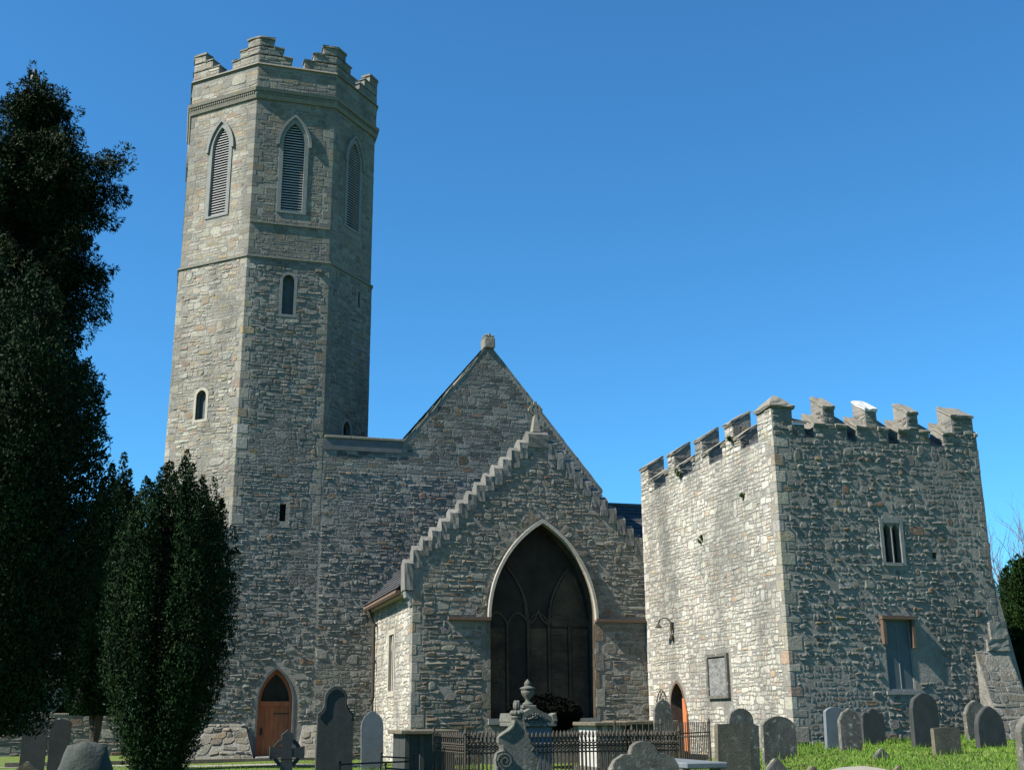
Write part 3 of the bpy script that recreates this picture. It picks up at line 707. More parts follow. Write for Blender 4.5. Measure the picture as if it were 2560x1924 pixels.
def nave():
    T = thing('church_nave', (9.2, 37.0, 0.3), 'broad stone gable of the church nave rising behind the stepped chancel', 'church')
    f = vface(4.40, 37.0, 14.0, 37.0, 0.1, 14.1); X = lambda x: x - 4.40; Z = lambda z: z - 0.1
    outer = [(0, 0), (X(14.0), 0), (X(14.0), Z(9.05)), (X(10.0), Z(13.92)), (X(7.1), Z(10.36)), (0, Z(10.36))]
    wall = MB(); sheet(wall, f, outer)
    wall.add([(4.4, 37, 10.36), (7.1, 37, 10.36), (7.1, 37.5, 10.36), (4.4, 37.5, 10.36), (4.4, 37.5, 9.0), (7.1, 37.5, 9.0)], [(0, 1, 2, 3), (3, 2, 5, 4)])
    wall.add([(14.0, 37, 0.1), (14.0, 55, 0.1), (14.0, 55, 9.05), (14.0, 37, 9.05)], [(0, 1, 2, 3)])
    wall.add([(6.4, 37.5, 0.1), (6.4, 55, 0.1), (6.4, 55, 9.4), (6.4, 37.5, 9.4)], [(0, 3, 2, 1)])
    wall.build('wall', 'mortar', T, fix=False)
    def ins(u, v):
        x, z = u + 4.4, v + 0.1
        if x < 4.42 or x > 13.9: return False
        if x > 6.3 and z < 9.1 - 1.035 * abs(x - 9.8) : return False
        if z > 13.86 - 1.228 * (x - 10.0 if x > 10 else 10.0 - x) and (x > 7.1): return False
        return z < 10.3 or x > 7.1
    def hot(rng, u, v, c):
        if v > 9.6 and rng.random() < 0.3: k = rng.uniform(0.4, 0.65); return tuple(a * k for a in c)
        return c
    st = rubble(f, ins, 0.0, 9.2, (0.055, 0.135), (0.08, 0.27), (0.005, 0.038), 'grey', 101, joint=0.013, split=0.12)
    st += rubble(f, ins, 9.2, 13.8, (0.1, 0.18), (0.14, 0.42), (0.002, 0.012), 'grey', 102, joint=0.007, amp=0.1, hot=hot)
    lay_stones(st, T, 300)
    # parapet coping and lead flashing
    x = 4.45; rng = random.Random(5)
    while x < 7.0:
        e = min(x + rng.uniform(0.7, 1.0), 7.12); bevel(MB().box(x, e - 0.012, 36.93, 37.55, 10.365, 10.455).build('coping_slab', 'cap', T), 0.012); x = e
    MB().box(4.42, 7.0, 36.965, 37.0, 9.98, 10.32).build('flashing', 'lead', T)
    # gable copings
    for sgn in (-1, 1):
        n = 7 if sgn < 0 else 9; L = 2.98 if sgn < 0 else 4.05
        for k in range(n):
            a = L * k / n; b = L * (k + 1) / n - 0.012
            za, zb = 13.92 - 1.228 * a, 13.92 - 1.228 * b
            xa, xb = 10.0 + sgn * a, 10.0 + sgn * b
            gc = MB().prism([(xa, 36.99, za + 0.01), (xb, 36.99, zb + 0.01), (xb, 36.99, zb + 0.12), (xa, 36.99, za + 0.12)], (0, 0.38, 0)).build('gable_coping', 'cap', T); worn(gc, 0.012, k + 50 * sgn, 1)
    fin = MB(); fin.box(9.80, 10.20, 36.9, 37.4, 13.85, 14.26); fin.box(9.83, 9.94, 36.92, 37.38, 14.26, 14.37); fin.box(10.07, 10.18, 36.92, 37.38, 14.26, 14.36); fin.box(9.96, 10.05, 36.94, 37.3, 14.26, 14.42)
    worn(bevel(fin.build('finial', 'cap', T), 0.04), 0.012, 3, 0)
    # roof slopes behind
    rf = MB(); rf.add([(6.35, 37.4, 9.62), (10.0, 37.4, 14.10), (10.0, 55, 14.10), (6.35, 55, 9.62)], [(0, 1, 2, 3)]); rf.add([(10.0, 37.4, 14.10), (14.2, 37.4, 8.95), (14.2, 55, 8.95), (10.0, 55, 14.10)], [(0, 1, 2, 3)])
    ro = rf.build('roof', 'slate', T)
    sl = MB(); slates(sl, (6.35, 52, 9.62), (0, -1, 0), (3.65, 0, 4.48), 48, 26, 0.3, 0.22, 4)
    o = sl.build('slates', 'slate', ro, fix=False); o['kind'] = 'stuff'
    # lower roof on the right
    lr = MB(); lr.add([(12.0, 37.1, 6.9), (20.0, 37.1, 6.9), (20.0, 39.2, 8.95), (12.0, 39.2, 8.95), (20.0, 41.4, 6.9), (12.0, 41.4, 6.9)], [(0, 1, 2, 3), (3, 2, 4, 5)])
    lr.box(12.2, 19.8, 37.3, 41.2, 0.1, 6.85); lr.build('side_roof', 'slate', T)
    sl = MB(); slates(sl, (14.2, 37.12, 6.92), (1, 0, 0), (0, 2.1, 2.05), 15, 13, 0.28, 0.22, 9); o = sl.build('slates', 'slate', T, fix=False); o['kind'] = 'stuff'
    MB().tube([(14.0, 39.2, 9.0), (20, 39.2, 9.0)], 0.07, 6).build('ridge', 'lead', T)
nave()

# ================================================================== CHANCEL with the crow-stepped gable
def chancel():
    T = thing('church_chancel', (9.8, 30.9, 0.3), 'stone chancel with crow-stepped gable and a great pointed blocked window', 'church')
    rng = random.Random(11)
    YF = 30.9; XL, XR = 6.22, 13.38
    f = vface(XL, YF, XR, YF, 0.1, 9.5); X = lambda x: x - XL; Z = lambda z: z - 0.1
    win = arch(X(9.87), Z(1.55), Z(4.16), 1.5, 2.62, 14)
    ST = 0.252; SZ = 0.262
    outer = [(0, 0), (X(XR), 0), (X(XR), Z(5.61)), (X(9.8), Z(9.32)), (0, Z(5.61))]
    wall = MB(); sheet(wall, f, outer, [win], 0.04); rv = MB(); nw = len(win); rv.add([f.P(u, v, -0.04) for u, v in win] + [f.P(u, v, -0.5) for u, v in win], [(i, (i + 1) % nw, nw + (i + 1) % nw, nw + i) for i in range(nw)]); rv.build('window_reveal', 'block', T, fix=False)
    fl = vface(XL, 37.0, XL, YF, 0.1, 5.15)
    UW = lambda y: 37.0 - y
    side = rect(UW(34.25), UW(33.45), 2.30 - .1, 3.92 - .1)
    sheet(wall, fl, rect(0, fl.W, 0, fl.H), [side], 0.25)
    wall.add([(XR, YF, 0.1), (XR, 37, 0.1), (XR, 37, 5.1), (XR, YF, 5.1)], [(0, 1, 2, 3)])
    wall.add([(XL, YF + .48, 5.61), (XR, YF + .48, 5.61), (9.8, YF + .48, 9.32)], [(2, 1, 0)])
    wall.build('wall', 'mortar', T, fix=False)
    q = quoins(T, XL, YF, (0, 1), (1, 0), (-1, 0), (0, -1), 0.3, 4.85, rng, hh=(0.14, 0.34), pal='warm', mat_='stone')
    jam = []
    def ins(u, v):
        x, z = u + XL, v + 0.1
        if z > 9.12 - 1.037 * abs(x - 9.8): return False
        if u < qlen(q, z, 3) + 0.01: return False
        if z > 4.85 and u < 0.25: return False
        if inpoly(arch(X(9.87), -0.2, Z(4.16), 1.72, 2.98, 10), u, v): return False
        if 4.08 < z < 4.22 and (7.18 < x < 8.3 or x > 11.5): return False
        return u < X(13.3)
    def hot(rng_, u, v, c):
        if v < 3.0 and rng_.random() < 0.14: return (c[0] * 1.0, c[1] * 0.78, c[2] * 0.62)
        return c
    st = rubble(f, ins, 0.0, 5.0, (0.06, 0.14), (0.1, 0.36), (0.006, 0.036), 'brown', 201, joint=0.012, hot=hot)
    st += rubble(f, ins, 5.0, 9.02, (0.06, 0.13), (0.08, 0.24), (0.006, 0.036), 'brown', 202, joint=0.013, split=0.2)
    def insL(u, v):
        z = v + 0.1
        if u > fl.W - qlen(q, z, 2) - 0.01: return False
        return not (UW(34.4) < u < UW(33.3) and 2.15 < z < 4.07)
    st += rubble(fl, insL, 0.0, 4.85, (0.07, 0.15), (0.1, 0.3), (0.004, 0.022), 'pale', 203, joint=0.011)  # lighter palette puts the sunlight into this side wall
    lay_stones(st, T, 300)
    # crow steps
    def step(x0, x1, zt, h, name='crow_step', mt='dressed'):
        k_ = rng.uniform(0.75, 1.15) * ALB; c = (0.225 * k_, 0.222 * k_, 0.205 * k_); zt += rng.uniform(-0.012, 0.012); e = rng.uniform(0.03, 0.045); g = 0.003
        y0, y1 = YF - e, YF + 0.5; zz = zt - h
        prof = [(y0, zz), (y1, zz), (y1, zt - 0.13), ((y0 + y1) / 2 + 0.06, zt), ((y0 + y1) / 2 - 0.06, zt), (y0, zt - 0.13)]
        o = MB().prism([(x0 + g, y, z) for y, z in prof], (x1 - x0 - 2 * g, 0, 0), c).build(name, mt, T); worn(o, 0.013, int(x0 * 100), 2)
    step(9.49, 10.11, 9.50, 0.5, 'apex_step')
    for k in range(1, 14):
        h = rng.uniform(0.53, 0.62)
        step(9.49 - ST * k, 9.49 - ST * (k - 1), 9.50 - SZ * k, h)
        step(10.11 + ST * (k - 1), 10.11 + ST * k, 9.50 - SZ * k, h)
    step(5.98, 9.49 - ST * 13, 5.72, 0.85, 'kneeler'); step(10.11 + ST * 13, 13.62, 5.72, 0.85, 'kneeler')
    br = MB(); br.prism([(6.0, 30.9, 4.86), (6.24, 30.9, 4.86), (6.24, 30.9, 4.45), (6.17, 30.9, 4.45), (6.12, 30.9, 4.62), (6.03, 30.9, 4.68)], (0, 0.3, 0)); bevel(br.build('corbel', 'trim', T), 0.015)
    # cross finial on the apex
    cb = MB(); cb.add([(9.66, 31.0, 9.46), (9.94, 31.0, 9.46), (9.94, 31.28, 9.46), (9.66, 31.28, 9.46), (9.75, 31.08, 10.0), (9.85, 31.08, 10.0), (9.85, 31.2, 10.0), (9.75, 31.2, 10.0)],
                      [(0, 3, 2, 1), (4, 5, 6, 7), (0, 1, 5, 4), (1, 2, 6, 5), (2, 3, 7, 6), (3, 0, 4, 7)])
    co = cb.build('cross_finial', 'cap', T); bevel(co, 0.02)
    cf = vface(9.3, 31.09, 10.3, 31.09, 9.8, 10.8); ch = MB()
    n = 20; c0 = (0.5, 0.36)
    ring(ch, cf, [(c0[0] + 0.18 * math.cos(6.2832 * k / n), c0[1] + 0.18 * math.sin(6.2832 * k / n)) for k in range(n)], [(c0[0] + 0.115 * math.cos(6.2832 * k / n), c0[1] + 0.115 * math.sin(6.2832 * k / n)) for k in range(n)], -0.1, 0.0)
    plate(ch, cf, rect(0.455, 0.545, 0.12, 0.60), -0.09, -0.004); plate(ch, cf, rect(0.29, 0.453, 0.315, 0.405), -0.09, -0.006); plate(ch, cf, rect(0.547, 0.71, 0.315, 0.405), -0.09, -0.006)
    ch.build('cross_head', 'cap', co)
    # hood mould, strings, jambs
    mb = MB(); o_ = archtop(X(9.87), Z(4.16), 1.585, 2.76, 14); i_ = archtop(X(9.87), Z(4.16), 1.51, 2.64, 14); ring(mb, f, o_, i_, -0.02, 0.14, closed=False); mb.build('hood_mould', 'hood', T)
    mb = MB(); plate(mb, f, rect(X(7.18), X(8.36), Z(4.10), Z(4.19)), -0.02, 0.15); mb.build('string_course', 'rust', T)
    mb = MB(); plate(mb, f, rect(X(11.38), X(12.86), Z(4.10), Z(4.19)), -0.02, 0.15); mb.build('string_course', 'rust', T)
    for s in (-1, 1):
        z = 1.5; k = 0
        while z < 4.05:
            zt = min(z + rng.uniform(0.3, 0.5), 4.08); wd = 0.10 + (0.14 if k % 2 else 0.0); xa = X(9.87) + s * 1.5; xb = xa + s * wd
            mb = MB(); plate(mb, f, rect(min(xa, xb), max(xa, xb), Z(z) + 0.004, Z(zt) - 0.004), -0.05, 0.012 + 0.005 * (k % 2), pick(rng, 'brown')); mb.build('jamb_stone', 'stone', T); z = zt; k += 1
    # voussoirs round the arch
    for s in (-1, 1):
        hw, rise = 1.64, 2.84; Rr = (rise ** 2 + hw ** 2) / (2 * hw); a1 = math.asin(rise / Rr); n = 21
        for k in range(n):
            a, b = a1 * (k + 0.04) / n, a1 * (k + 0.96) / n; L = rng.uniform(0.09, 0.3)
            if rng.random() < 0.2: continue
            pt = lambda an, r: (X(9.87) + s * (hw - Rr + r * math.cos(an)), Z(4.16) + r * math.sin(an))
            lp = [pt(a, Rr), pt(b, Rr), pt(b, Rr + L), pt(a, Rr + L)]
            if s > 0: lp = lp[::-1]
            mb = MB(); plate(mb, f, lp[::-1], -0.03, rng.uniform(0.006, 0.035), pick(rng, 'brown')); worn(mb.build('voussoir', 'stone', T), 0.008, k, 1)
    mb = MB(); plate(mb, f, rect(X(8.3), X(11.44), Z(1.40), Z(1.55)), -0.5, 0.07); mb.build('window_sill', 'trim', T)
    # window filling: mullions, tracery, blocked lights
    wn = MB()
    mx_ = [8.97, 9.57, 10.17, 10.77]
    lights = [8.37] + mx_ + [11.37]
    for x in mx_:
        strip(wn, f, [(X(x), Z(1.55)), (X(x), Z(4.0))], 0.07, -0.5, -0.40)
    for k in range(5):
        a, b = lights[k], lights[k + 1]
        strip(wn, f, archtop(X((a + b) / 2), Z(3.95), (b - a) / 2, 0.42, 6), 0.045, -0.5, -0.415)
    def arc(x0, z0, x1, z1, bul, n=12):
        pts = []
        dx, dz = x1 - x0, z1 - z0
        for k in range(n + 1):
            t = k / n; o = bul * 4 * t * (1 - t); pts.append((X(x0 + dx * t - dz * o), Z(z0 + dz * t + dx * o)))
        return pts
    strip(wn, f, arc(10.17, 4.0, 10.78, 5.62, 0.10), 0.05, -0.5, -0.405); strip(wn, f, arc(9.57, 4.0, 8.96, 5.62, -0.10), 0.05, -0.5, -0.407)
    strip(wn, f, arc(9.57, 4.05, 9.87, 4.45, -0.12), 0.045, -0.5, -0.41); strip(wn, f, arc(10.17, 4.05, 9.87, 4.45, 0.12), 0.045, -0.5, -0.412)
    strip(wn, f, arc(9.57, 4.05, 9.5, 4.7, 0.05), 0.04, -0.5, -0.414); strip(wn, f, arc(10.17, 4.05, 10.24, 4.7, -0.05), 0.04, -0.5, -0.416)
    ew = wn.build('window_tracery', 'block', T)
    gl = MB(); plate(gl, f, arch(X(9.87), Z(1.5), Z(4.16), 1.51, 2.64, 14), -0.52, -0.46); gl.build('window_glass', 'glass', ew)
    for k in (0, 2, 3, 4):
        a, b = lights[k] + 0.055, lights[k + 1] - 0.055
        ff = vface(XL, YF + 0.44, XR, YF + 0.44, 0.1, 9.5)
        top = 3.95
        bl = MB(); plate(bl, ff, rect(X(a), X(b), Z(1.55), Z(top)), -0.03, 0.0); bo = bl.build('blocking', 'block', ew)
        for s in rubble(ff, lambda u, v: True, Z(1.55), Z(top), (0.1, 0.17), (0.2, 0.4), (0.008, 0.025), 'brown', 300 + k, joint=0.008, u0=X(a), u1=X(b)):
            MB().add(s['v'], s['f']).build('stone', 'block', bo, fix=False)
    bl = MB(); lp = [(X(10.25), Z(4.0))] + [(X(11.34), Z(4.0)), (X(11.2), Z(4.8)), (X(10.98), Z(5.4)), (X(10.78), Z(5.58))] + [(X(10.42), Z(5.0)), (X(10.28), Z(4.5))]
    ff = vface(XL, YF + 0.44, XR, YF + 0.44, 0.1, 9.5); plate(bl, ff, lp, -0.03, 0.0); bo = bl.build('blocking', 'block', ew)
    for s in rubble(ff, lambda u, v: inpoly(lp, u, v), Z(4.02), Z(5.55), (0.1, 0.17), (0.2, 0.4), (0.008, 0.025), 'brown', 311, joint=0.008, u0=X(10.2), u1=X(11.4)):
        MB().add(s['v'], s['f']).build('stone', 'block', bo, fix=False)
    # side window, two lights
    u0, u1 = UW(34.25), UW(33.45); mb = MB()
    ring(mb, fl, rect(u0 - 0.13, u1 + 0.13, 2.17 - .1, 4.05 - .1), rect(u0 + 0.02, u1 - 0.02, 2.32 - .1, 3.9 - .1), -0.2, 0.015); strip(mb, fl, [((u0 + u1) / 2, 2.2), ((u0 + u1) / 2, 3.82)], 0.1, -0.2, -0.02)
    for cu in (u0 * 0.75 + u1 * 0.25, u0 * 0.25 + u1 * 0.75): strip(mb, fl, archtop(cu, 3.35, 0.17, 0.3, 5), 0.05, -0.2, -0.06)
    wn2 = mb.build('side_window', 'hood', T)
    mb = MB(); plate(mb, fl, rect(u0 + 0.02, u1 - 0.02, 2.22, 3.8), -0.22, -0.16); mb.build('window_glass', 'glass', wn2)
    # roof, gutter, pipe
    rf = MB(); rf.add([(5.9, 31.4, 4.98), (9.8, 31.4, 9.02), (9.8, 37.0, 9.02), (5.9, 37.0, 4.98)], [(0, 1, 2, 3)]); rf.add([(9.8, 31.4, 9.02), (13.7, 31.4, 4.98), (13.7, 37, 4.98), (9.8, 37, 9.02)], [(0, 1, 2, 3)])
    rf.add([(5.9, 31.4, 4.98), (5.9, 37.0, 4.98), (6.2, 37, 5.0), (6.2, 31.4, 5.0)], [(0, 1, 2, 3)])
    ro = rf.build('roof', 'slate', T)
    sl = MB(); slates(sl, (5.88, 36.98, 4.96), (0, -1, 0), (3.9, 0, 4.04), 23, 25, 0.24, 0.21, 14); o = sl.build('slates', 'slate', ro, fix=False); o['kind'] = 'stuff'
    gt = MB(); pr = [(5.86, 4.93), (5.84, 4.86), (5.88, 4.80), (5.95, 4.80), (5.99, 4.86), (5.97, 4.93)]
    gt.prism([(x, 31.42, z) for x, z in pr], (0, 5.5, 0)); gt.build('gutter', 'rust', T)
    MB().box(6.0, 6.21, 31.42, 36.99, 4.80, 4.92).build('eaves_board', 'hood', T)
    pp = MB(); pp.tube([(5.94, 36.3, 4.82), (5.98, 36.3, 4.6), (6.1, 36.3, 4.4), (6.12, 36.3, 2.2), (6.1, 36.3, 1.9), (6.0, 36.2, 1.2), (5.9, 36.1, 0.4)], 0.055, 8)
    pp.lathe(6.12, 36.3, [(0.075, 3.2), (0.075, 3.3)], 8); pp.lathe(6.12, 36.3, [(0.075, 4.3), (0.075, 4.4)], 8); pp.build('drainpipe', 'iron', T)
chancel()

# ================================================================== SQUARE TOWER on the right
def square_tower():
    T = thing('square_tower', (15.6, 23.0, 0.9), 'squat square stone tower with stepped battlements and shuttered window', 'tower')
    rng = random.Random(21); X0, X1, Y0, Y1 = 12.9, 18.36, 23.0, 30.85; ZT = 7.7; ZB = 0.0
    ff = vface(X0, Y0, X1, Y0, ZB, ZT); fl = vface(X0, Y1, X0, Y0, ZB, ZT); fr = vface(X1, Y0, X1, Y1, ZB, ZT); fk = vface(X1, Y1, X0, Y1, ZB, ZT)
    wall = MB(); UL = lambda y: Y1 - y; UF = lambda x: x - X0
    l1 = arch(UF(15.63), 4.9, 5.58, 0.1, 0.2, 5); l2 = arch(UF(15.86), 4.9, 5.58, 0.1, 0.2, 5)
    sh = rect(UF(15.31), UF(15.98), 2.08, 3.62); hole = rect(UF(16.78), UF(16.9), 5.02, 5.16)
    sheet(wall, ff, rect(0, ff.W, 0, ff.H), [l1, l2, sh, hole], 0.22)
    door = arch(UL(28.95), 0.2, 1.85, 0.42, 0.58, 7); plq = rect(UL(27.0), UL(25.85), 1.98, 3.03)
    sheet(wall, fl, rect(0, fl.W, 0, fl.H), [door], 0.5)
    sheet(wall, fr, rect(0, fr.W, 0, fr.H)); sheet(wall, fk, rect(0, fk.W, 0, fk.H))
    wall.add([(X0, Y0, ZT), (X1, Y0, ZT), (X1, Y1, ZT), (X0, Y1, ZT)], [(0, 1, 2, 3)])
    wall.build('wall', 'mortar', T, fix=False)
    MB().box(X0 + 0.62, X1 - 0.5, Y0 + 0.35, Y1 - 0.5, 0.05, ZT - 0.2).build('inner_core', 'dark', T)
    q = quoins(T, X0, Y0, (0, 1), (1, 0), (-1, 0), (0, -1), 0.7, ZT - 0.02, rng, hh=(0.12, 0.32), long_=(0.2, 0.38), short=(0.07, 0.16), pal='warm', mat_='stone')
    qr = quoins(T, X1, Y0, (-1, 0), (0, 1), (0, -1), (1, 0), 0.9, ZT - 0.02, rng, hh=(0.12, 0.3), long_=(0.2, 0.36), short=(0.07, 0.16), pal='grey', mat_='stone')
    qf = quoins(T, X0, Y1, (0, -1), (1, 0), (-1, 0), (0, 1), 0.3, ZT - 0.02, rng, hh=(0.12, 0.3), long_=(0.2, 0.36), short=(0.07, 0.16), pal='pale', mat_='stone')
    def inF(u, v):
        if u < qlen(q, v, 3) + 0.01 or u > ff.W - qlen(qr, v, 2) - 0.01: return False
        x = u + X0
        if 15.43 < x < 16.06 and 4.8 < v < 5.95: return False
        if 15.22 < x < 16.1 and 2.0 < v < 3.76: return False
        if 16.1 < x < 16.75 and 2.3 < v < 3.5 and v < 3.5 - 1.1 * (x - 16.1) + 0.25: return False
        return not (16.74 < x < 16.94 and 4.98 < v < 5.2)
    def inL(u, v):
        if u > fl.W - qlen(q, v, 2) - 0.01 or u < qlen(qf, v, 2) + 0.01: return False
        y = Y1 - u
        if 25.75 < y < 27.1 and 1.9 < v < 3.12: return False
        return not inpoly(arch(UL(28.95), -0.1, 1.85, 0.55, 0.75), u, v)
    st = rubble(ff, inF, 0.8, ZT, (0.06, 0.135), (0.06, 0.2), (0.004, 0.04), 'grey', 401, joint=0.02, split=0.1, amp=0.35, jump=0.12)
    st += rubble(fl, inL, 0.1, ZT, (0.055, 0.13), (0.06, 0.23), (0.003, 0.018), 'pale', 402, joint=0.011, split=0.2, amp=0.3, jump=0.1)  # paler stones paint the sunlight into the left face
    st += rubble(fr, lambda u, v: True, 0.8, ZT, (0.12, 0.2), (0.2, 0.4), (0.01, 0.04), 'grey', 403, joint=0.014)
    # battlements: stepped merlons with sloping caps
    TH = 0.5
    def block(face, u0, u1, z0, zt, back, sill=False, cap='cap'):
        """wall block on the line of the face; top slopes up to the back, with its own cap slab"""
        mb = MB(); A = [face.P(u0, z0), face.P(u1, z0), face.P(u1, zt), face.P(u0, zt)]; n = -face.N * TH; r = Vector((0, 0, back))
        B = [A[0] + n, A[1] + n, A[2] + n + r, A[3] + n + r]
        mb.add(A + B, [(0, 1, 2, 3), (5, 4, 7, 6), (3, 2, 6, 7), (0, 3, 7, 4), (1, 5, 6, 2), (0, 4, 5, 1)])
        o = mb.build('embrasure_sill' if sill else 'merlon', 'mortar' if not sill else 'slate', T)
        if not sill:
            e = 0.014; up_ = Vector((0, 0, 0.012)); th = Vector((0, 0, 0.075)) + face.N * 0.02; sl = Vector((0, 0, back * 0.07))
            a = face.P(u0 - e, zt) + face.N * 0.03 - sl + up_; b = face.P(u1 + e, zt) + face.N * 0.03 - sl + up_; c = face.P(u1 + e, zt) + n + r + up_; d = face.P(u0 - e, zt) + n + r + up_
            cp = MB().add([a, b, c, d, a + th, b + th, c + th, d + th], [(3, 2, 1, 0), (4, 5, 6, 7), (0, 1, 5, 4), (1, 2, 6, 5), (2, 3, 7, 6), (3, 0, 4, 7)]).build('cap_slab', cap, o)
            worn(cp, 0.013, int(u0 * 100) + 7, 2)
            for fs_ in (Face(face.P(u1, z0), face.P(u1, z0) + n, face.P(u1, zt) + n, face.P(u1, zt)), Face(face.P(u0, z0) + n, face.P(u0, z0), face.P(u0, zt), face.P(u0, zt) + n)):
                st.extend(rubble(fs_, lambda u, v: True, 0.0, fs_.H, (0.07, 0.13), (0.1, 0.24), (0.008, 0.03), 'grey', int(u0 * 1000), joint=0.012, jump=0))
        return o
    def battl(face, merl, uend0, uend1, pal, seed, palecap=None):
        stn = []; cur = uend0; f2 = Face(face.P(0, ZT), face.P(face.W, ZT), face.P(face.W, ZT + 1.0), face.P(0, ZT + 1.0)); zones = []
        for k, (c, t, l0, l1) in enumerate(merl):
            a, b = max(uend0, c - l0), min(uend1, c + l1)
            if a - cur > 0.02: block(face, cur + 0.003, a - 0.003, ZT - 0.02, ZT + 0.01, 0.32, True)
            if c - t - a > 0.03: block(face, a, c - t - 0.003, ZT, 7.98, 0.32); zones.append((a, c - t, 7.98 - ZT))
            if b - c - t > 0.03: block(face, c + t + 0.003, b, ZT, 7.98, 0.32); zones.append((c + t, b, 7.98 - ZT))
            block(face, c - t, c + t, ZT, 8.42, 0.31, cap='metalcap' if k == palecap else 'cap'); zones.append((c - t, c + t, 8.42 - ZT))
            cur = b
        if uend1 - cur > 0.02: block(face, cur + 0.003, uend1 - 0.003, ZT - 0.02, ZT + 0.01, 0.32, True)
        for k, (a, b, h) in enumerate(zones):
            stn.extend(rubble(f2, lambda u, v: True, 0.0, h - 0.01, (0.07, 0.13), (0.1, 0.26), (0.01, 0.04), pal, seed + k, joint=0.012, jump=0, u0=a + 0.01, u1=b - 0.01))
        return stn
    st += battl(ff, [(1.48, .15, .42, .44), (2.6, .15, .42, .42), (3.72, .15, .42, .42), (5.1, .30, .58, .4)], 0.83, ff.W, 'grey', 420, palecap=1)
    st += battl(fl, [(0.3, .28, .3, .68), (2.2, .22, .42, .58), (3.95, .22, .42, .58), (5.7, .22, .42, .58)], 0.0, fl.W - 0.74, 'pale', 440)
    # corner pinnacle with rough pyramid cap
    mb = MB(); mb.box(X0, X0 + 0.52, Y0, Y0 + 0.7, ZT, 8.36); mb.box(X0 + 0.523, X0 + 0.82, Y0, Y0 + 0.5, ZT, 8.0); cp_ = mb.build('corner_merlon', 'mortar', T)
    f2 = vface(X0, Y0, X0 + 0.52, Y0, ZT, 8.36); st += rubble(f2, lambda u, v: True, 0, 0.64, (0.07, 0.13), (0.1, 0.26), (0.01, 0.04), 'grey', 460, joint=0.012)
    f2 = vface(X0 + 0.523, Y0, X0 + 0.82, Y0, ZT, 8.0); st += rubble(f2, lambda u, v: True, 0, 0.3, (0.07, 0.13), (0.1, 0.2), (0.01, 0.04), 'grey', 462, joint=0.012)
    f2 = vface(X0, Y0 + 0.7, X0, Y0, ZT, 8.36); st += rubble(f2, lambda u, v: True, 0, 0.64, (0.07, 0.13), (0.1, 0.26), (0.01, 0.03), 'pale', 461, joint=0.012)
    py = MB(); e = 0.05
    vs = [(X0 - e, Y0 - e, 8.365), (X0 + 0.52 + e, Y0 - e, 8.365), (X0 + 0.52 + e, Y0 + 0.7 + e, 8.365), (X0 - e, Y0 + 0.7 + e, 8.365)]
    vs += [(x, y, 8.42) for x, y, z in vs] + [(X0 + 0.1, Y0 + 0.12, 8.62), (X0 + 0.42, Y0 + 0.12, 8.60), (X0 + 0.42, Y0 + 0.56, 8.62), (X0 + 0.1, Y0 + 0.56, 8.6)] + [(X0 + 0.24, Y0 + 0.28, 8.74), (X0 + 0.32, Y0 + 0.4, 8.74)]
    py.add(vs, [(3, 2, 1, 0)] + [(r * 4 + k, r * 4 + (k + 1) % 4, (r + 1) * 4 + (k + 1) % 4, (r + 1) * 4 + k) for r in (0, 1) for k in range(4)] + [(8, 9, 12), (9, 10, 13, 12), (10, 11, 13), (11, 8, 12, 13)]).build('pinnacle_cap', 'cap', cp_); worn([c for c in cp_.children][-1], 0.02, 5, 2)
    MB().add([(X0 + 0.5, Y0 - 0.04, 8.0), (X0 + 0.86, Y0 - 0.04, 8.0), (X0 + 0.86, Y0 + 0.5, 8.22), (X0 + 0.5, Y0 + 0.5, 8.22), (X0 + 0.5, Y0 - 0.04, 8.06), (X0 + 0.86, Y0 - 0.04, 8.06), (X0 + 0.86, Y0 + 0.5, 8.28), (X0 + 0.5, Y0 + 0.5, 8.28)],
             [(3, 2, 1, 0), (4, 5, 6, 7), (0, 1, 5, 4), (1, 2, 6, 5), (2, 3, 7, 6), (3, 0, 4, 7)]).build('cap_slab', 'cap', cp_)
    lay_stones(st, T, 300)
    # two-light window
    mb = MB()
    plate(mb, ff, rect(UF(15.44), UF(15.525), 4.83, 5.9), -0.1, 0.03); plate(mb, ff, rect(UF(15.965), UF(16.05), 4.83, 5.9), -0.1, 0.03); plate(mb, ff, rect(UF(15.732), UF(15.758), 4.9, 5.72), -0.12, 0.02)
    plate(mb, ff, rect(UF(15.53), UF(15.74), 5.80, 5.93), -0.02, 0.028); plate(mb, ff, rect(UF(15.75), UF(15.96), 5.80, 5.93), -0.02, 0.032); plate(mb, ff, rect(UF(15.53), UF(15.96), 4.82, 4.895), -0.05, 0.035)
    wn = mb.build('twin_window', 'trim', T)
    for lp in (l1, l2): b_ = MB(); plate(b_, ff, lp, -0.2, -0.17); b_.build('window_glass', 'glass', wn)
    b_ = MB(); plate(b_, ff, hole, -0.2, -0.17); b_.build('putlog_hole', 'dark', T)
    # shuttered window
    mb = MB(); plate(mb, ff, rect(UF(15.22), UF(16.07), 3.62, 3.70), -0.05, 0.13); plate(mb, ff, rect(UF(15.235), UF(15.31), 3.08, 3.617), -0.05, 0.11); plate(mb, ff, rect(UF(15.98), UF(16.055), 3.0, 3.617), -0.05, 0.11)
    wn = mb.build('window_hood', 'rust', T)
    for k, (a, b) in enumerate(((15.32, 15.643), (15.651, 15.97))): b_ = MB(); plate(b_, ff, rect(UF(a), UF(b), 2.1, 3.6), -0.09, -0.028); b_.build('shutter', 'slateblue', wn)
    b_ = MB(); ring(b_, ff, rect(UF(15.31), UF(15.98), 2.08, 3.62), rect(UF(15.335), UF(15.955), 2.12, 3.6), -0.1, -0.008); plate(b_, ff, rect(UF(15.64), UF(15.654), 2.12, 3.6), -0.06, -0.015); b_.build('shutter_frame', 'trim', wn)
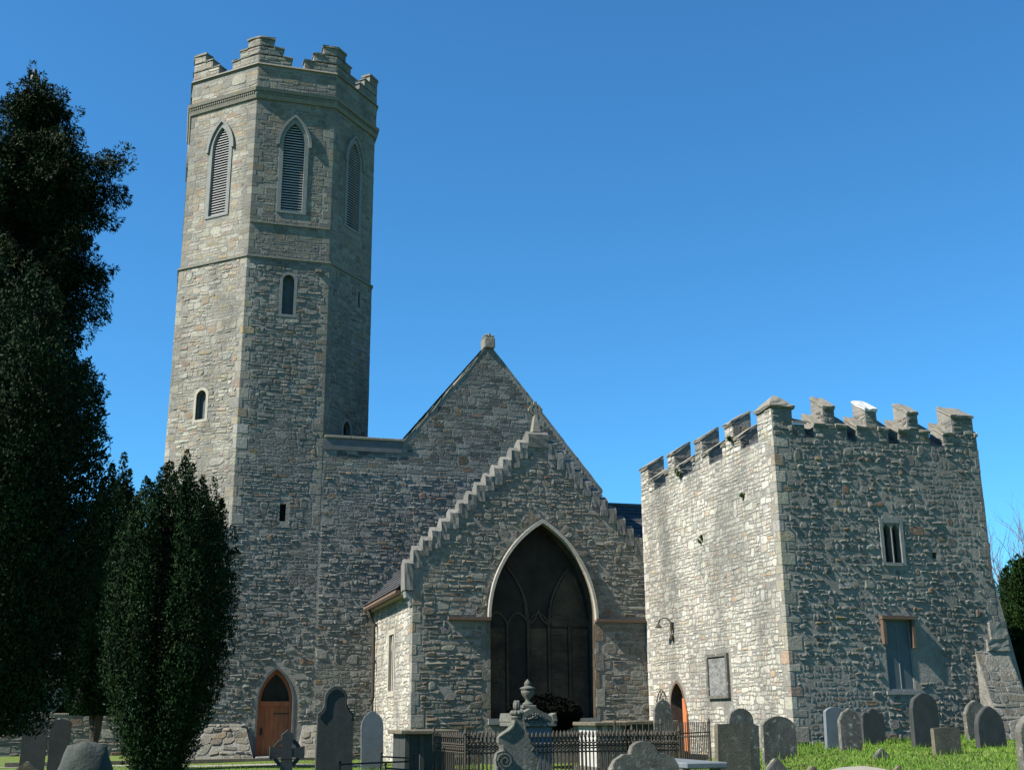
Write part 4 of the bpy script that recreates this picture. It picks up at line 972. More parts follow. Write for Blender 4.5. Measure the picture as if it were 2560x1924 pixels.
    b_ = MB(); plate(b_, ff, rect(UF(15.24), UF(16.05), 2.0, 2.075), -0.05, 0.04); b_.build('window_sill', 'trim', wn)
    # plaque
    mb = MB(); a = plq; ring(mb, fl, a, [(a[0][0] + .09, a[0][1] + .07), (a[1][0] - .09, a[1][1] + .07), (a[2][0] - .09, a[2][1] - .07), (a[3][0] + .09, a[3][1] - .07)], -0.02, 0.07); pf = mb.build('plaque', 'grave', T); pf['label'] = 'framed grey carved memorial plaque'
    mb = MB(); plate(mb, fl, rect(a[0][0] + .085, a[1][0] - .085, a[0][1] + .065, a[2][1] - .065), -0.02, 0.03); mb.build('plaque_panel', 'plaque', pf)
    # pointed door with leaf standing open
    mb = MB(); ring(mb, fl, arch(UL(28.95), 0.2, 1.85, 0.475, 0.64), arch(UL(28.95), 0.2, 1.85, 0.41, 0.56), -0.3, 0.012); mb.build('door_surround', 'rust', T)
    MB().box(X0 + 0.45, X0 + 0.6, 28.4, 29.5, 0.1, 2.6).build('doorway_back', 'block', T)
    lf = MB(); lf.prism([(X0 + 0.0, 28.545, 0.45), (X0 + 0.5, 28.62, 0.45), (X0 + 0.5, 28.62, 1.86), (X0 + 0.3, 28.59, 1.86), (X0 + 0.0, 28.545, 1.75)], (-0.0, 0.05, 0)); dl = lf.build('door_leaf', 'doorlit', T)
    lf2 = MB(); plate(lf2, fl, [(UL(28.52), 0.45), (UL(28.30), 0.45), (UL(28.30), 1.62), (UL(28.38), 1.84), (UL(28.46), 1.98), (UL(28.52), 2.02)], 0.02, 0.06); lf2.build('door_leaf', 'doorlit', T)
    # buttress on the right corner
    bt = MB(); bt.add([(17.62, 22.98, 2.95), (18.5, 22.98, 2.95), (18.62, 22.2, 0.7), (17.6, 22.2, 0.7), (18.62, 22.98, 0.7), (17.6, 22.98, 0.7)], [(0, 3, 2, 1), (0, 5, 3), (1, 2, 4), (0, 1, 4, 5)])
    bo = bt.build('buttress', 'mortar', T)
    fb = Face((17.6, 22.2, 0.7), (18.62, 22.2, 0.7), (18.5, 22.98, 2.95), (17.62, 22.98, 2.95))
    for s in rubble(fb, lambda u, v: True, 0.2, fb.H - 0.02, (0.09, 0.2), (0.12, 0.32), (0.006, 0.022), 'brown', 470, joint=0.01): MB().add(s['v'], s['f'], s['c']).build('stone', 'stone', bo, fix=False)
    for (a, z0, z1) in ((17.95, 2.96, 3.22), (18.06, 3.22, 3.6)): worn(MB().box(a, 18.52, 22.93, 23.05, z0, z1, (0.17, 0.165, 0.15)).build('buttress_cap', 'stone', T), 0.012, int(a * 100), 2)
    bs = MB().add([(18.37, 23.0, 0.7), (19.1, 23.0, 0.7), (18.37, 23.0, 4.6), (18.37, 27.0, 0.7), (19.1, 27.0, 0.7), (18.37, 27.0, 4.6)], [(0, 1, 2), (3, 5, 4), (1, 4, 5, 2)]).build('batter', 'mortar', T)
    # iron gate leaf standing open beside the door
    g = MB(); gf = fl; cu = UL(29.85); bar = arch(cu, 0.55, 1.72, 0.38, 0.56, 7)
    go = thing('iron_gate', (X0, 29.85, 0.5), 'thin arched iron gate leaf standing open against the pale tower wall', 'gate')
    n = len(bar); P3 = [gf.P(u, v, 0.06) for u, v in bar]
    MB().tube(P3 + [P3[0]], 0.014, 5).build('frame', 'iron', go)
    for k in range(1, 7):
        u = cu - 0.38 + 0.76 * k / 7; ts = [v for v in [x * 0.02 for x in range(60, 120)] if inpoly(bar, u, v)]
        MB().tube([gf.P(u, 0.56, 0.06), gf.P(u, max(ts), 0.06)], 0.009, 5).build('bar', 'iron', go)
    for v in (1.0, 1.6): MB().tube([gf.P(cu - 0.38, v, 0.065), gf.P(cu + 0.38, v, 0.065)], 0.012, 5).build('rail', 'iron', go)
square_tower()
def wall_lamp():
    T = thing('wall_lamp', (12.9, 29.0, 3.45), 'small swan-neck iron lamp fixed high on the pale tower wall', 'lamp')
    MB().tube([(12.84, 29.0, 3.9), (12.82, 29.02, 4.0), (12.76, 29.05, 4.08), (12.67, 29.1, 4.10), (12.58, 29.15, 4.05), (12.55, 29.18, 3.95)], 0.02, 6).build('arm', 'iron', T)
    MB().lathe(12.55, 29.18, [(0.015, 3.97), (0.03, 3.93), (0.10, 3.86), (0.095, 3.85)], 12).build('shade', 'iron', T)
    b = MB(); b.box(12.82, 12.89, 28.95, 29.05, 3.78, 3.98); b.tube([(12.84, 29, 3.78), (12.84, 29, 3.66)], 0.015); b.lathe(12.84, 29.0, [(0.02, 3.68), (0.05, 3.63), (0.05, 3.53), (0.02, 3.5)], 10); b.build('bracket', 'iron', T)
wall_lamp()

# ================================================================== TREES
def unit(a): return a / np.maximum(np.linalg.norm(a, axis=-1, keepdims=True), 1e-9)

def leaf_mesh(pos, ax, nrm, size, asp, cols):
    """one pointed leaf-spray (quad) per row: ax its direction, nrm its normal"""
    side = unit(np.cross(ax, nrm)); s = size[:, None]
    v = np.stack([pos - ax * s * 0.1, pos + ax * s * 0.45 + side * s * asp, pos + ax * s, pos + ax * s * 0.45 - side * s * asp], axis=1).reshape(-1, 3)
    f = np.arange(len(v)).reshape(-1, 4)
    return v, f, np.repeat(cols, 4, axis=0)

def plumes(rng, base, axis, length, radius, n, leaf, asp, droop=0.0, tone=(0.011, 0.024, 0.008), tvar=0.35, up=0.6):
    """n leaves on each upright plume (spindle); base, axis (K,3); length, radius (K,)"""
    K = len(base); k = np.repeat(np.arange(K), n); N_ = K * n
    s = rng.random(N_) ** 0.85; th = rng.random(N_) * 2 * np.pi
    a = axis[k]; t1 = unit(np.cross(a, np.array([0.31, 0.17, 0.93]) + 1e-3)); t2 = np.cross(a, t1)
    rr = radius[k] * np.sin(np.pi * np.clip(s * 0.86 + 0.12, 0, 1)) ** 0.8 * (0.55 + 0.5 * rng.random(N_))
    radial = t1 * np.cos(th)[:, None] + t2 * np.sin(th)[:, None]
    pos = base[k] + a * (length[k] * s)[:, None] + radial * rr[:, None]
    pos[:, 2] -= droop * rr
    ax = unit(a * up + radial * 0.35 + rng.normal(0, 0.3, (N_, 3)) + np.array([0, 0, -droop]))
    nr = unit(radial + 0.25 * a + rng.normal(0, 0.35, (N_, 3)))
    pv = rng.uniform(1 - tvar, 1 + tvar, K)[k] * rng.uniform(0.7, 1.3, N_)
    col_ = np.array(tone)[None, :] * pv[:, None] * (1 + 0.12 * rng.normal(0, 1, (N_, 1)) * np.array([[1.0, 0.3, 0.4]])).clip(0.5, 1.5)
    return leaf_mesh(pos, ax, nr, leaf * rng.uniform(0.6, 1.3, N_), asp, col_.astype(np.float32))

def join(parts):
    V = []; Fc = []; Cc = []; o = 0
    for v, f, c in parts: V.append(v); Fc.append(f + o); Cc.append(c); o += len(v)
    return np.concatenate(V), np.concatenate(Fc), np.concatenate(Cc)

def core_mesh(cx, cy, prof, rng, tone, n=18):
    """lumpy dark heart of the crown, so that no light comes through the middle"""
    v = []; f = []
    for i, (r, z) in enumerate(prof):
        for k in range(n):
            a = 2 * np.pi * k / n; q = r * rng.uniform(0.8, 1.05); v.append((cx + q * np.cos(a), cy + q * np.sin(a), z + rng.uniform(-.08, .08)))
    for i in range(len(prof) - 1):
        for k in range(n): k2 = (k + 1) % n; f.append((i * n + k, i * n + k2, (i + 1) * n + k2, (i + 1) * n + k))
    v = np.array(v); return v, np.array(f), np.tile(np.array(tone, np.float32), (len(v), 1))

def interp(prof, t):
    x = [p[0] for p in prof]; y = [p[1] for p in prof]; return np.interp(t, x, y)

def irish_yew(x, y, H, R, prof, seed, label, nlead=48, nleaf=300, leaf=0.05, z0=0.5, tone=(0.007, 0.019, 0.0055), group='upright yew trees', trunk_r=0.22, drop=0.3):
    """fastigiate yew: leaders that rise together on a spindle envelope prof [(t, radius fraction)], each a column of leafy plumes with its own tip"""
    rng = np.random.default_rng(seed); g = gz(x, y)
    T = thing('yew_tree', (x, y, g - 0.05), label, 'tree', group)
    B = []; A = []; Ln = []; Pr = []
    for i in range(nlead):
        th = 2.39996 * i + rng.normal(0, 0.15); f = math.sqrt((i + 0.6) / nlead) if i < nlead * 0.85 else rng.uniform(0.8, 1.0)
        top = H * (1 - drop * f ** 2.2) * rng.uniform(0.92, 1.0); nj = 12
        if i == 0: top = H
        tj = np.linspace(0.02, 1.0, nj)
        for j in range(nj):
            t = tj[j] * (top - z0) / (H - z0); r = R * float(interp(prof, t)) * f * rng.uniform(0.93, 1.04)
            L = (top - z0) / nj * rng.uniform(1.5, 2.1); z = g + z0 + tj[j] * (top - z0) - L * 0.9
            B.append((x + r * math.cos(th), y + r * math.sin(th), max(g + z0 * 0.8, z))); A.append((0.06 * math.cos(th), 0.06 * math.sin(th), 1)); Ln.append(L); Pr.append(R * rng.uniform(0.16, 0.22) * (0.55 if j == nj - 1 else 0.8 if j == nj - 2 else 1.0))
    B = np.array(B); A = unit(np.array(A) + rng.normal(0, 0.05, (len(B), 3)))
    parts = [plumes(rng, B, A, np.array(Ln), np.array(Pr), nleaf, leaf, 0.26, tone=tone)]
    cp = [(max(0.03, R * float(interp(prof, q)) * 0.52), g + z0 + q * (H * (1 - drop * 0.6) - z0) - 0.1) for q in np.linspace(0.05, 0.9, 14)]
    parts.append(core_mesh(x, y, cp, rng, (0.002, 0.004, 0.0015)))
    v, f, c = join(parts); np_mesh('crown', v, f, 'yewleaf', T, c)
    tr = MB(); tr.tube([(x, y, g - 0.2), (x + 0.02, y, g + z0), (x, y, g + z0 + H * 0.3)], trunk_r, 9, trunk_r * 0.6)
    for k in range(4):
        a = k * 1.6 + 0.4; tr.tube([(x, y, g + z0 * 0.4), (x + 0.2 * math.cos(a), y + 0.2 * math.sin(a), g + z0 + 0.3), (x + R * 0.4 * math.cos(a), y + R * 0.4 * math.sin(a), g + z0 + H * 0.3)], trunk_r * 0.45, 7, 0.03)
    tr.build('trunk', 'bark', T)
    return T

SP = [(0, .35), (.06, .6), (.2, .86), (.42, 1.0), (.62, .95), (.8, .72), (.92, .45), (1, .12)]
irish_yew(0.0, 21.7, 6.15, 1.08, [(0, .1), (.08, .26), (.2, .6), (.36, .93), (.52, 1.0), (.7, .93), (.85, .8), (1, .62)], 31, 'tall dark yew with a lit green left side, in front of the octagonal tower', drop=0.17, tone=(0.010, 0.027, 0.008))
irish_yew(-1.55, 31.2, 7.75, 1.05, [(0, .6), (.2, .9), (.5, 1.0), (.75, .8), (1, .5)], 32, 'shaded yew with pointed tips, behind the tall yew at the tower foot', nlead=30, leaf=0.08, z0=1.6)
irish_yew(-2.05, 14.3, 7.0, 1.24, [(0, .6), (.12, .9), (.3, 1.0), (.55, 1.0), (.78, .85), (1, .5)], 33, 'broad dark yew at the left edge, in front of the tall conifer', nlead=50, nleaf=260, leaf=0.045, z0=1.75, drop=0.25)
irish_yew(23.6, 27.3, 5.15, 1.6, [(0, .7), (.25, .95), (.5, 1.0), (.75, .9), (1, .68)], 34, 'green yew at the right edge, behind the square tower', nlead=40, leaf=0.075, tone=(0.011, 0.028, 0.006), drop=0.2)

def conifer():
    x, y = -2.62, 18.0; g = gz(x, y); rng = np.random.default_rng(44); H = 11.45
    T = thing('conifer_tree', (x, y, g - 0.05), 'very tall ragged dark conifer at the left edge with a bird on its tip', 'tree')
    MB().tube([(x, y, g - 0.2), (x + 0.03, y, 4), (x, y + 0.03, 8), (x + 0.02, y, g + H - 0.5)], 0.32, 10, 0.04).build('trunk', 'bark', T)
    prof = [(0.0, 1.0), (0.12, 1.3), (0.42, 1.3), (0.50, 1.05), (0.54, 1.2), (0.60, 1.0), (0.66, 1.2), (0.72, 1.2), (0.77, 0.85), (0.81, 0.95), (0.87, 0.7), (0.91, 0.5), (0.95, 0.3), (1, 0.1)]
    parts = []; limbs = MB()
    def bough(t, a, L, droop, n_cl, seed):
        r2 = random.Random(seed); z = g + t * H; P = []
        rise = 0.35 * L
        for k in range(6):
            s = k / 5; P.append((x + math.cos(a) * L * s, y + math.sin(a) * L * s, z + rise * math.sin(s * 1.7) - droop * s * s * L * 0.35))
        limbs.tube(P, 0.05, 5, 0.012)
        Pn = np.array(P); s = np.clip(np.linspace(0.28, 1.0, n_cl) + rng.normal(0, 0.03, n_cl), 0.1, 1)
        b = np.stack([np.interp(s * 5, np.arange(6), Pn[:, q]) for q in range(3)], axis=1) + rng.normal(0, 0.08, (n_cl, 3)) * np.array([1, 1, 0.7])
        out = np.array([math.cos(a), math.sin(a), 0.0])
        axs = unit(out[None, :] * 0.6 + rng.normal(0, 0.5, (n_cl, 3)) + np.array([0, 0, 0.25]))
        parts.append(plumes(rng, b - axs * 0.12, axs, rng.uniform(0.25, 0.5, n_cl), rng.uniform(0.10, 0.18, n_cl), 150, 0.055, 0.17, droop=0.35, tone=(0.010, 0.021, 0.006), tvar=0.45, up=0.5))
    k = 0
    for t in np.linspace(0.19, 0.97, 60):
        for q in range(5 if t < 0.9 else 3):
            a = rng.random() * 6.2832 if q else rng.normal(0.0, 0.5)
            L = float(interp(prof, t)) * rng.uniform(0.62, 1.05); bough(t + rng.uniform(-0.01, 0.01), a, max(0.3, L), rng.uniform(0.2, 0.9), int(5 + 9 * L), 500 + k); k += 1
    # the tip
    n = 26; b = np.stack([x + rng.normal(0, 0.13, n), y + rng.normal(0, 0.13, n), g + H - rng.uniform(0.3, 1.0, n)], axis=1)
    parts.append(plumes(rng, b, unit(rng.normal(0, 0.3, (n, 3)) + np.array([0, 0, 1])), rng.uniform(0.3, 0.5, n), rng.uniform(0.07, 0.12, n), 110, 0.055, 0.16, tone=(0.013, 0.024, 0.007)))
    # two long ragged boughs on the right
    for (t, a, L, dr) in ((0.835, -0.25, 1.45, 0.1), (0.815, -0.1, 1.4, 0.4), (0.79, 0.1, 1.25, 0.5), (0.70, -0.2, 1.2, 0.5), (0.67, 0.05, 1.15, 0.8), (0.53, -0.1, 1.2, 0.5), (0.50, 0.1, 1.15, 0.9), (0.46, -0.3, 1.1, 0.6)): bough(t, a, L, dr, 26, 900 + int(t * 1000))
    cp = [(max(0.05, float(interp(prof, q)) * (0.5 if q < 0.7 else 0.22)), g + q * H) for q in np.linspace(0.2, 0.9, 14)]
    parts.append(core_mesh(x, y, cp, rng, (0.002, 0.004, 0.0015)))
    v, f, c = join(parts); np_mesh('crown', v, f, 'yewleaf', T, c); limbs.build('boughs', 'bark', T)
    # bird on the tip
    B = thing('bird', (x - 0.02, y, g + H - 0.06), 'small black and white bird perched on the tip of the tall conifer', 'bird')
    bx, by, bz = x - 0.02, y, g + H - 0.06
    bd = MB()
    ringz = [(-0.16, -0.13, 0.006), (-0.05, -0.02, 0.028), (0.0, 0.06, 0.05), (0.03, 0.14, 0.052), (0.035, 0.2, 0.036), (0.04, 0.235, 0.036), (0.045, 0.265, 0.026), (0.03, 0.28, 0.006)]
    vs = []; fs = []; n = 10
    for (dx, dz, r) in ringz:
        for q in range(n): an = 6.2832 * q / n; vs.append((bx - dx + r * math.cos(an) * 0.9, by + r * math.sin(an), bz + dz + r * math.cos(an) * 0.35))
    for i in range(len(ringz) - 1):
        for q in range(n): fs.append((i * n + q, i * n + (q + 1) % n, (i + 1) * n + (q + 1) % n, (i + 1) * n + q))
    fs += [tuple(range(n - 1, -1, -1)), tuple((len(ringz) - 1) * n + q for q in range(n))]
    body = bd.add(vs, fs).build('body', 'birdblack', B, smooth=True)
    be = MB(); be.lathe(bx - 0.055, by, [(0.012, bz + 0.06), (0.04, bz + 0.1), (0.042, bz + 0.15), (0.015, bz + 0.19)], 10); be.build('breast', 'birdwhite', B, smooth=True)
    MB().tube([(bx - 0.08, by, bz + 0.25), (bx - 0.13, by, bz + 0.245)], 0.01, 6, 0.002).build('beak', 'birdblack', B)
    MB().tube([(bx + 0.1, by, bz - 0.02), (bx + 0.26, by, bz - 0.2)], 0.02, 6, 0.012).build('tail', 'birdblack', B)
    for s in (-1, 1): MB().tube([(bx - 0.01, by + s * 0.02, bz + 0.06), (bx - 0.01, by + s * 0.02, bz - 0.02)], 0.005, 5).build('leg', 'birdblack', B)
conifer()

def bare_tree():
    x, y = 32.6, 38.5; g = gz(x, y); r = random.Random(77)
    T = thing('bare_tree', (x, y, g - 0.1), 'leafless pale twiggy tree far behind the yew at the right edge', 'tree')
    tr = MB(); tw = MB()
    tr.tube([(x, y, g - 0.2), (x, y, g + 2.0), (x - 0.1, y, g + 3.6)], 0.22, 8, 0.13)
    def grow(p, d, L, rr, lvl):
        P = [Vector(p)]; dd = Vector(d)
        for k in range(3):
            dd = (dd + Vector((r.uniform(-.18, .18), r.uniform(-.18, .18), r.uniform(-0.02, .16)))).normalized(); P.append(P[-1] + dd * L / 3)
        (tr if lvl < 2 else tw).tube(P, rr, 5 if lvl < 2 else 3, rr * 0.5)
        if lvl < 4:
            for q in range(4 if lvl < 3 else 3):
                b = P[1 + q % 3]; nd = (dd + Vector((r.uniform(-.9, .9), r.uniform(-.9, .9), r.uniform(-.1, .6)))).normalized(); grow(b, nd, L * r.uniform(0.5, 0.72), rr * 0.5, lvl + 1)
    for k in range(9): a = k * 0.7; grow((x, y, g + 2.0 + 0.18 * k), (math.cos(a) * 0.7, math.sin(a) * 0.7, 0.7), 2.9, 0.075, 0)
    tr.build('trunk', 'twig', T, fix=False); tw.build('twigs', 'twig', T, fix=False)
bare_tree()

def clipped_bush():
    x, y = 9.35, 29.3; g = gz(x, y); rng = np.random.default_rng(5)
    T = thing('clipped_bush', (x, y, g - 0.03), 'near-black rounded bush in front of the great pointed window', 'bush')
    n = 330; th = rng.random(n) * 6.2832; ph = rng.uniform(-0.9, 1, n); s_ = np.sqrt(1 - ph ** 2)
    b = np.stack([x + 0.9 * s_ * np.cos(th), y + 0.6 * s_ * np.sin(th), g + 1.32 + 0.4 * np.sign(ph) * np.abs(ph) ** 1.3], axis=1)
    ax = unit(b - np.array([x, y, g + 1.1]))
    parts = [plumes(rng, b - ax * 0.1, ax, np.full(n, 0.2), np.full(n, 0.11), 120, 0.055, 0.3, tone=(0.0025, 0.004, 0.0025))]
    cp = [(0.1, g + 0.5), (0.35, g + 0.85), (0.6, g + 1.05), (0.7, g + 1.3), (0.5, g + 1.5), (0.2, g + 1.58), (0.03, g + 1.65)]
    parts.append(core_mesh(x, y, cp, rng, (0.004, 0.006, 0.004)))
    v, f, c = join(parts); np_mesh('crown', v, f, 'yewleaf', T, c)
    MB().tube([(x, y, g - 0.1), (x, y, g + 0.8)], 0.08, 8, 0.06).build('trunk', 'bark', T)
clipped_bush()

# ================================================================== GRAVES
def outline(kind, w, h):
    a = w / 2
    def arc(cx, cz, r, t0, t1, n=8): return [(cx + r * math.cos(t0 + (t1 - t0) * k / n), cz + r * math.sin(t0 + (t1 - t0) * k / n)) for k in range(n + 1)]
    P = math.pi
    if kind == 'round': return [(-a, 0), (a, 0)] + arc(0, h - a, a, 0, P, 14)
    if kind == 'flat': return [(-a, 0), (a, 0), (a * 1.02, h), (a * 0.3, h + 0.012), (-a, h - 0.01)]
    if kind == 'segment':
        r = a * 1.35; c = h - r; t = math.acos(a / r); return [(-a, 0), (a, 0)] + arc(0, c, r, t, P - t, 12)
    if kind == 'shoulder':
        s = a * 0.72; return [(-a, 0), (a, 0), (a, h - s - 0.05), (s, h - s - 0.05 + 0.03)] + arc(0, h - s, s, 0.0, P, 12) + [(-s, h - s - 0.05 + 0.03), (-a, h - s - 0.05)]
    if kind == 'pointed': return [(-a, 0), (a, 0)] + [(u, v + h - a * 1.35) for u, v in archtop(0, 0, a, a * 1.35, 7)]
    if kind == 'gable': return [(-a, 0), (a, 0), (a, h - a * 0.8), (a * 0.12, h), (-a * 0.12, h), (-a, h - a * 0.8)]
    if kind == 'clipped': return [(-a, 0), (a, 0), (a, h - a * 0.95), (a * 0.62, h - a * 0.35), (a * 0.3, h - 0.05), (0, h), (-a * 0.3, h - 0.05), (-a * 0.62, h - a * 0.35), (-a, h - a * 0.95)]
    if kind == 'ogee': return [(-a, 0), (a, 0), (a, h - a * 0.7), (a * 0.86, h - a * 0.48), (a * 0.6, h - a * 0.36)] + arc(0, h - a * 0.42, a * 0.42, 0.15, P - 0.15, 10) + [(-a * 0.6, h - a * 0.36), (-a * 0.86, h - a * 0.48), (-a, h - a * 0.7)]
    if kind == 'trefoil': return [(-a, 0), (a, 0), (a, h - 0.3)] + arc(a * 0.62, h - 0.17, a * 0.36, -0.2, 2.2, 6) + arc(0, h - 0.13, 0.13, 0.6, P - 0.6, 6) + arc(-a * 0.62, h - 0.17, a * 0.36, P - 2.2, P + 0.2, 6) + [(-a, h - 0.3)]
    if kind == 'gothic':
        q = a * 0.62; return [(-a, 0), (a, 0), (a, h - 0.62), (a * 0.98, h - 0.56), (a * 0.8, h - 0.5), (q + 0.02, h - 0.42), (q, h - 0.36)] + [(u, v) for u, v in archtop(0, h - q * 1.15, q, q * 1.15, 7)] + [(-q, h - 0.36), (-q - 0.02, h - 0.42), (-a * 0.8, h - 0.5), (-a * 0.98, h - 0.56), (-a, h - 0.62)]
    raise ValueError(kind)

def headstone(x, y, w, top, kind, material, label, th=0.1, rz=0.0, lean=0.0, tilt=0.0, frame=False, sink=0.15, group='headstones in the churchyard'):
    g = gz(x, y); h = top - g + sink; rj = random.Random(int(x * 100 + y * 37)); lp = [(u + rj.uniform(-.006, .006), v + (rj.uniform(-.006, .006) if v > 0.05 else 0)) for u, v in outline(kind, w, h)]; mb = MB()
    V, Tt = fill2d([lp]); k = len(V); n = len(lp)
    mb.add([(u, 0, v - sink) for u, v in V] + [(u, th, v - sink) for u, v in V], Tt + [tuple(reversed([i + k for i in t])) for t in Tt])
    mb.add([(u, 0, v - sink) for u, v in lp] + [(u, th, v - sink) for u, v in lp], [(i, n + i, n + (i + 1) % n, (i + 1) % n) for i in range(n)])
    bm_ = mb
    o = bm_.build('headstone', material)
    bm = bmesh.new(); bm.from_mesh(o.data); bmesh.ops.remove_doubles(bm, verts=bm.verts, dist=1e-4)
    es = [e for e in bm.edges if len(e.link_faces) == 2 and abs(e.calc_face_angle(0)) > 1.0 and min(e.verts[0].co.z, e.verts[1].co.z) > -sink + 0.02 and abs(e.verts[0].co.y - e.verts[1].co.y) < 1e-4]
    bmesh.ops.bevel(bm, geom=es, offset=0.014, segments=2, affect='EDGES', clamp_overlap=True); bmesh.ops.recalc_face_normals(bm, faces=bm.faces); bm.to_mesh(o.data); bm.free()
    o.location = (x, y, g); o.rotation_euler = (tilt, lean, rz)
    tag(o, label, 'gravestone', group)
    if frame:
        i_ = [(u * 0.84, (v - h) * 0.97 + h - 0.07) for u, v in lp]; q = MB(); fc = Face((0, 0, 0), (1, 0, 0), (1, 0, 1), (0, 0, 1))
        o2 = [(u * 0.92, (v - h) * 0.985 + h - 0.035) for u, v in lp]
        ring(q, fc, [(u, v - sink) for u, v in o2[2:]], [(u, v - sink) for u, v in i_[2:]], -0.01, 0.02, closed=False)
        mo = q.build('moulding', material); mo.parent = o
    return o

G = [
 # right-hand slope
 (7.78, 15.64, .52, 1.47, 'flat', 'gravebrown', 'leaning flat-topped brown slab in front of a grey round-shouldered headstone', dict(lean=0.06, tilt=-0.04, rz=0.06)),
 (8.83, 17.44, .60, 1.70, 'shoulder', 'grave', 'grey round-shouldered headstone standing behind the leaning flat brown slab', dict(lean=0.02, tilt=0.02)),
 (10.46, 19.16, .64, 1.57, 'segment', 'grave', 'broad dark-streaked round-topped headstone near the square tower corner', dict(lean=0.01)),
 (7.93, 14.64, .30, 1.03, 'gable', 'grave', 'small pointed grey marker below the broad dark-streaked headstone', dict()),
 (13.0, 21.5, .44, 1.74, 'segment', 'graveblue', 'grey-blue curved headstone half hidden behind a pale square-shouldered one', dict(lean=0.03)),
 (12.39, 19.96, .43, 1.71, 'clipped', 'grave', 'pale grey narrow headstone with a blunt point beside the grey-blue one', dict(rz=-0.03)),
 (14.39, 22.31, .52, 1.70, 'trefoil', 'gravedark', 'dark blue headstone with scalloped top against the square tower wall', dict(lean=0.03)),
 (14.47, 20.58, .58, 1.98, 'round', 'gravedark', 'tallest dark round-topped headstone below the shuttered window', dict(lean=0.015, th=0.13)),
 (12.87, 17.76, .52, 1.36, 'flat', 'gravebrown', 'low square brown mottled headstone in front of the tallest dark one', dict(th=0.09, rz=0.04)),
 (16.83, 22.09, .57, 1.87, 'clipped', 'grave', 'mottled grey headstone with sloping shoulders beside the buttress', dict(lean=-0.02, th=0.12)),
 (14.71, 18.96, .58, 1.72, 'pointed', 'gravedark', 'dark pointed headstone with a pale left edge in front of the buttress', dict(th=0.13)),
 (11.07, 16.97, .26, 1.06, 'gable', 'grave', 'tiny gabled grey marker alone on the grass', dict(th=0.1)),
 (10.85, 13.12, .45, 1.60, 'pointed', 'grave', 'grey headstone cut off by the right edge of the picture', dict(th=0.14, rz=-0.1)),
 (17.24, 22.9, .27, 1.38, 'round', 'grave', 'small round grey headstone against the tower wall between taller ones', dict(th=0.08)),
 (8.42, 14.54, .27, 0.93, 'gable', 'gravebrown', 'top of a small brown marker at the lower edge by the pale path', dict(th=0.12)),
 (9.52, 14.22, .14, 0.93, 'gable', 'gravebrown', 'tiny pale stone tip at the lower edge, right of the pale path', dict(th=0.08)),
 # middle
 (5.24, 12.64, .80, 1.33, 'ogee', 'grave', 'wide dark foreground headstone with curved shoulders before the railings', dict(lean=-0.03, th=0.12, rz=-0.04)),
 (10.76, 24.93, .43, 1.95, 'pointed', 'grave', 'grey pointed-arch headstone beside the arched iron gate', dict(th=0.1)),
 # left
 (5.02, 29.6, .54, 1.76, 'pointed', 'graveblue', 'pale blue pointed headstone leaning beside the tall black gothic headstone', dict(lean=-0.02, th=0.08)),
 (3.43, 24.82, .74, 2.24, 'gothic', 'gravedark', 'tall black gothic headstone with moulded trefoil-shouldered top', dict(th=0.16, frame=True)),
 (-2.08, 22.26, .40, 1.67, 'clipped', 'gravedark', 'narrow shaded headstone with a blunt point under the left trees', dict()),
 (-1.74, 23.26, .35, 1.62, 'segment', 'gravedark', 'shaded headstone with a curved top, right of the blunt-pointed one', dict()),
 (-1.52, 15.6, .3, 1.12, 'gable', 'gravebrown', 'pale sunlit tip of a pointed stone at the lower left corner', dict(th=0.2)),
]
for (x, y, wd, top, kind, mt, lab, kw) in G: headstone(x, y, wd, top, kind, mt, lab, **kw)

def rough_stone():
    x, y = -0.9, 16.6; g = gz(x, y); r = random.Random(8); mb = MB(); vs = []; fs = []; nu, nv = 18, 8
    for j in range(nv + 1):
        ph = math.pi / 2 * j / nv
        for i in range(nu):
            a = 6.2832 * i / nu; k = r.uniform(0.97, 1.03); vs.append((0.42 * math.cos(a) * math.cos(ph) ** 0.6 * k, 0.22 * math.sin(a) * math.cos(ph) ** 0.6 * k, -0.1 + (1.33 - g + 0.1) * math.sin(ph) ** 0.75 * (k if j < nv else 1)))
    for j in range(nv):
        for i in range(nu): i2 = (i + 1) % nu; fs.append((j * nu + i, j * nu + i2, (j + 1) * nu + i2, (j + 1) * nu + i))
    o = mb.add(vs, fs).build('rough_stone', 'roughshade', smooth=True); o.location = (x, y, g)
    tag(o, 'rough domed blue-green grave boulder, darkened for the shade, at the lower left', 'gravestone')
rough_stone()

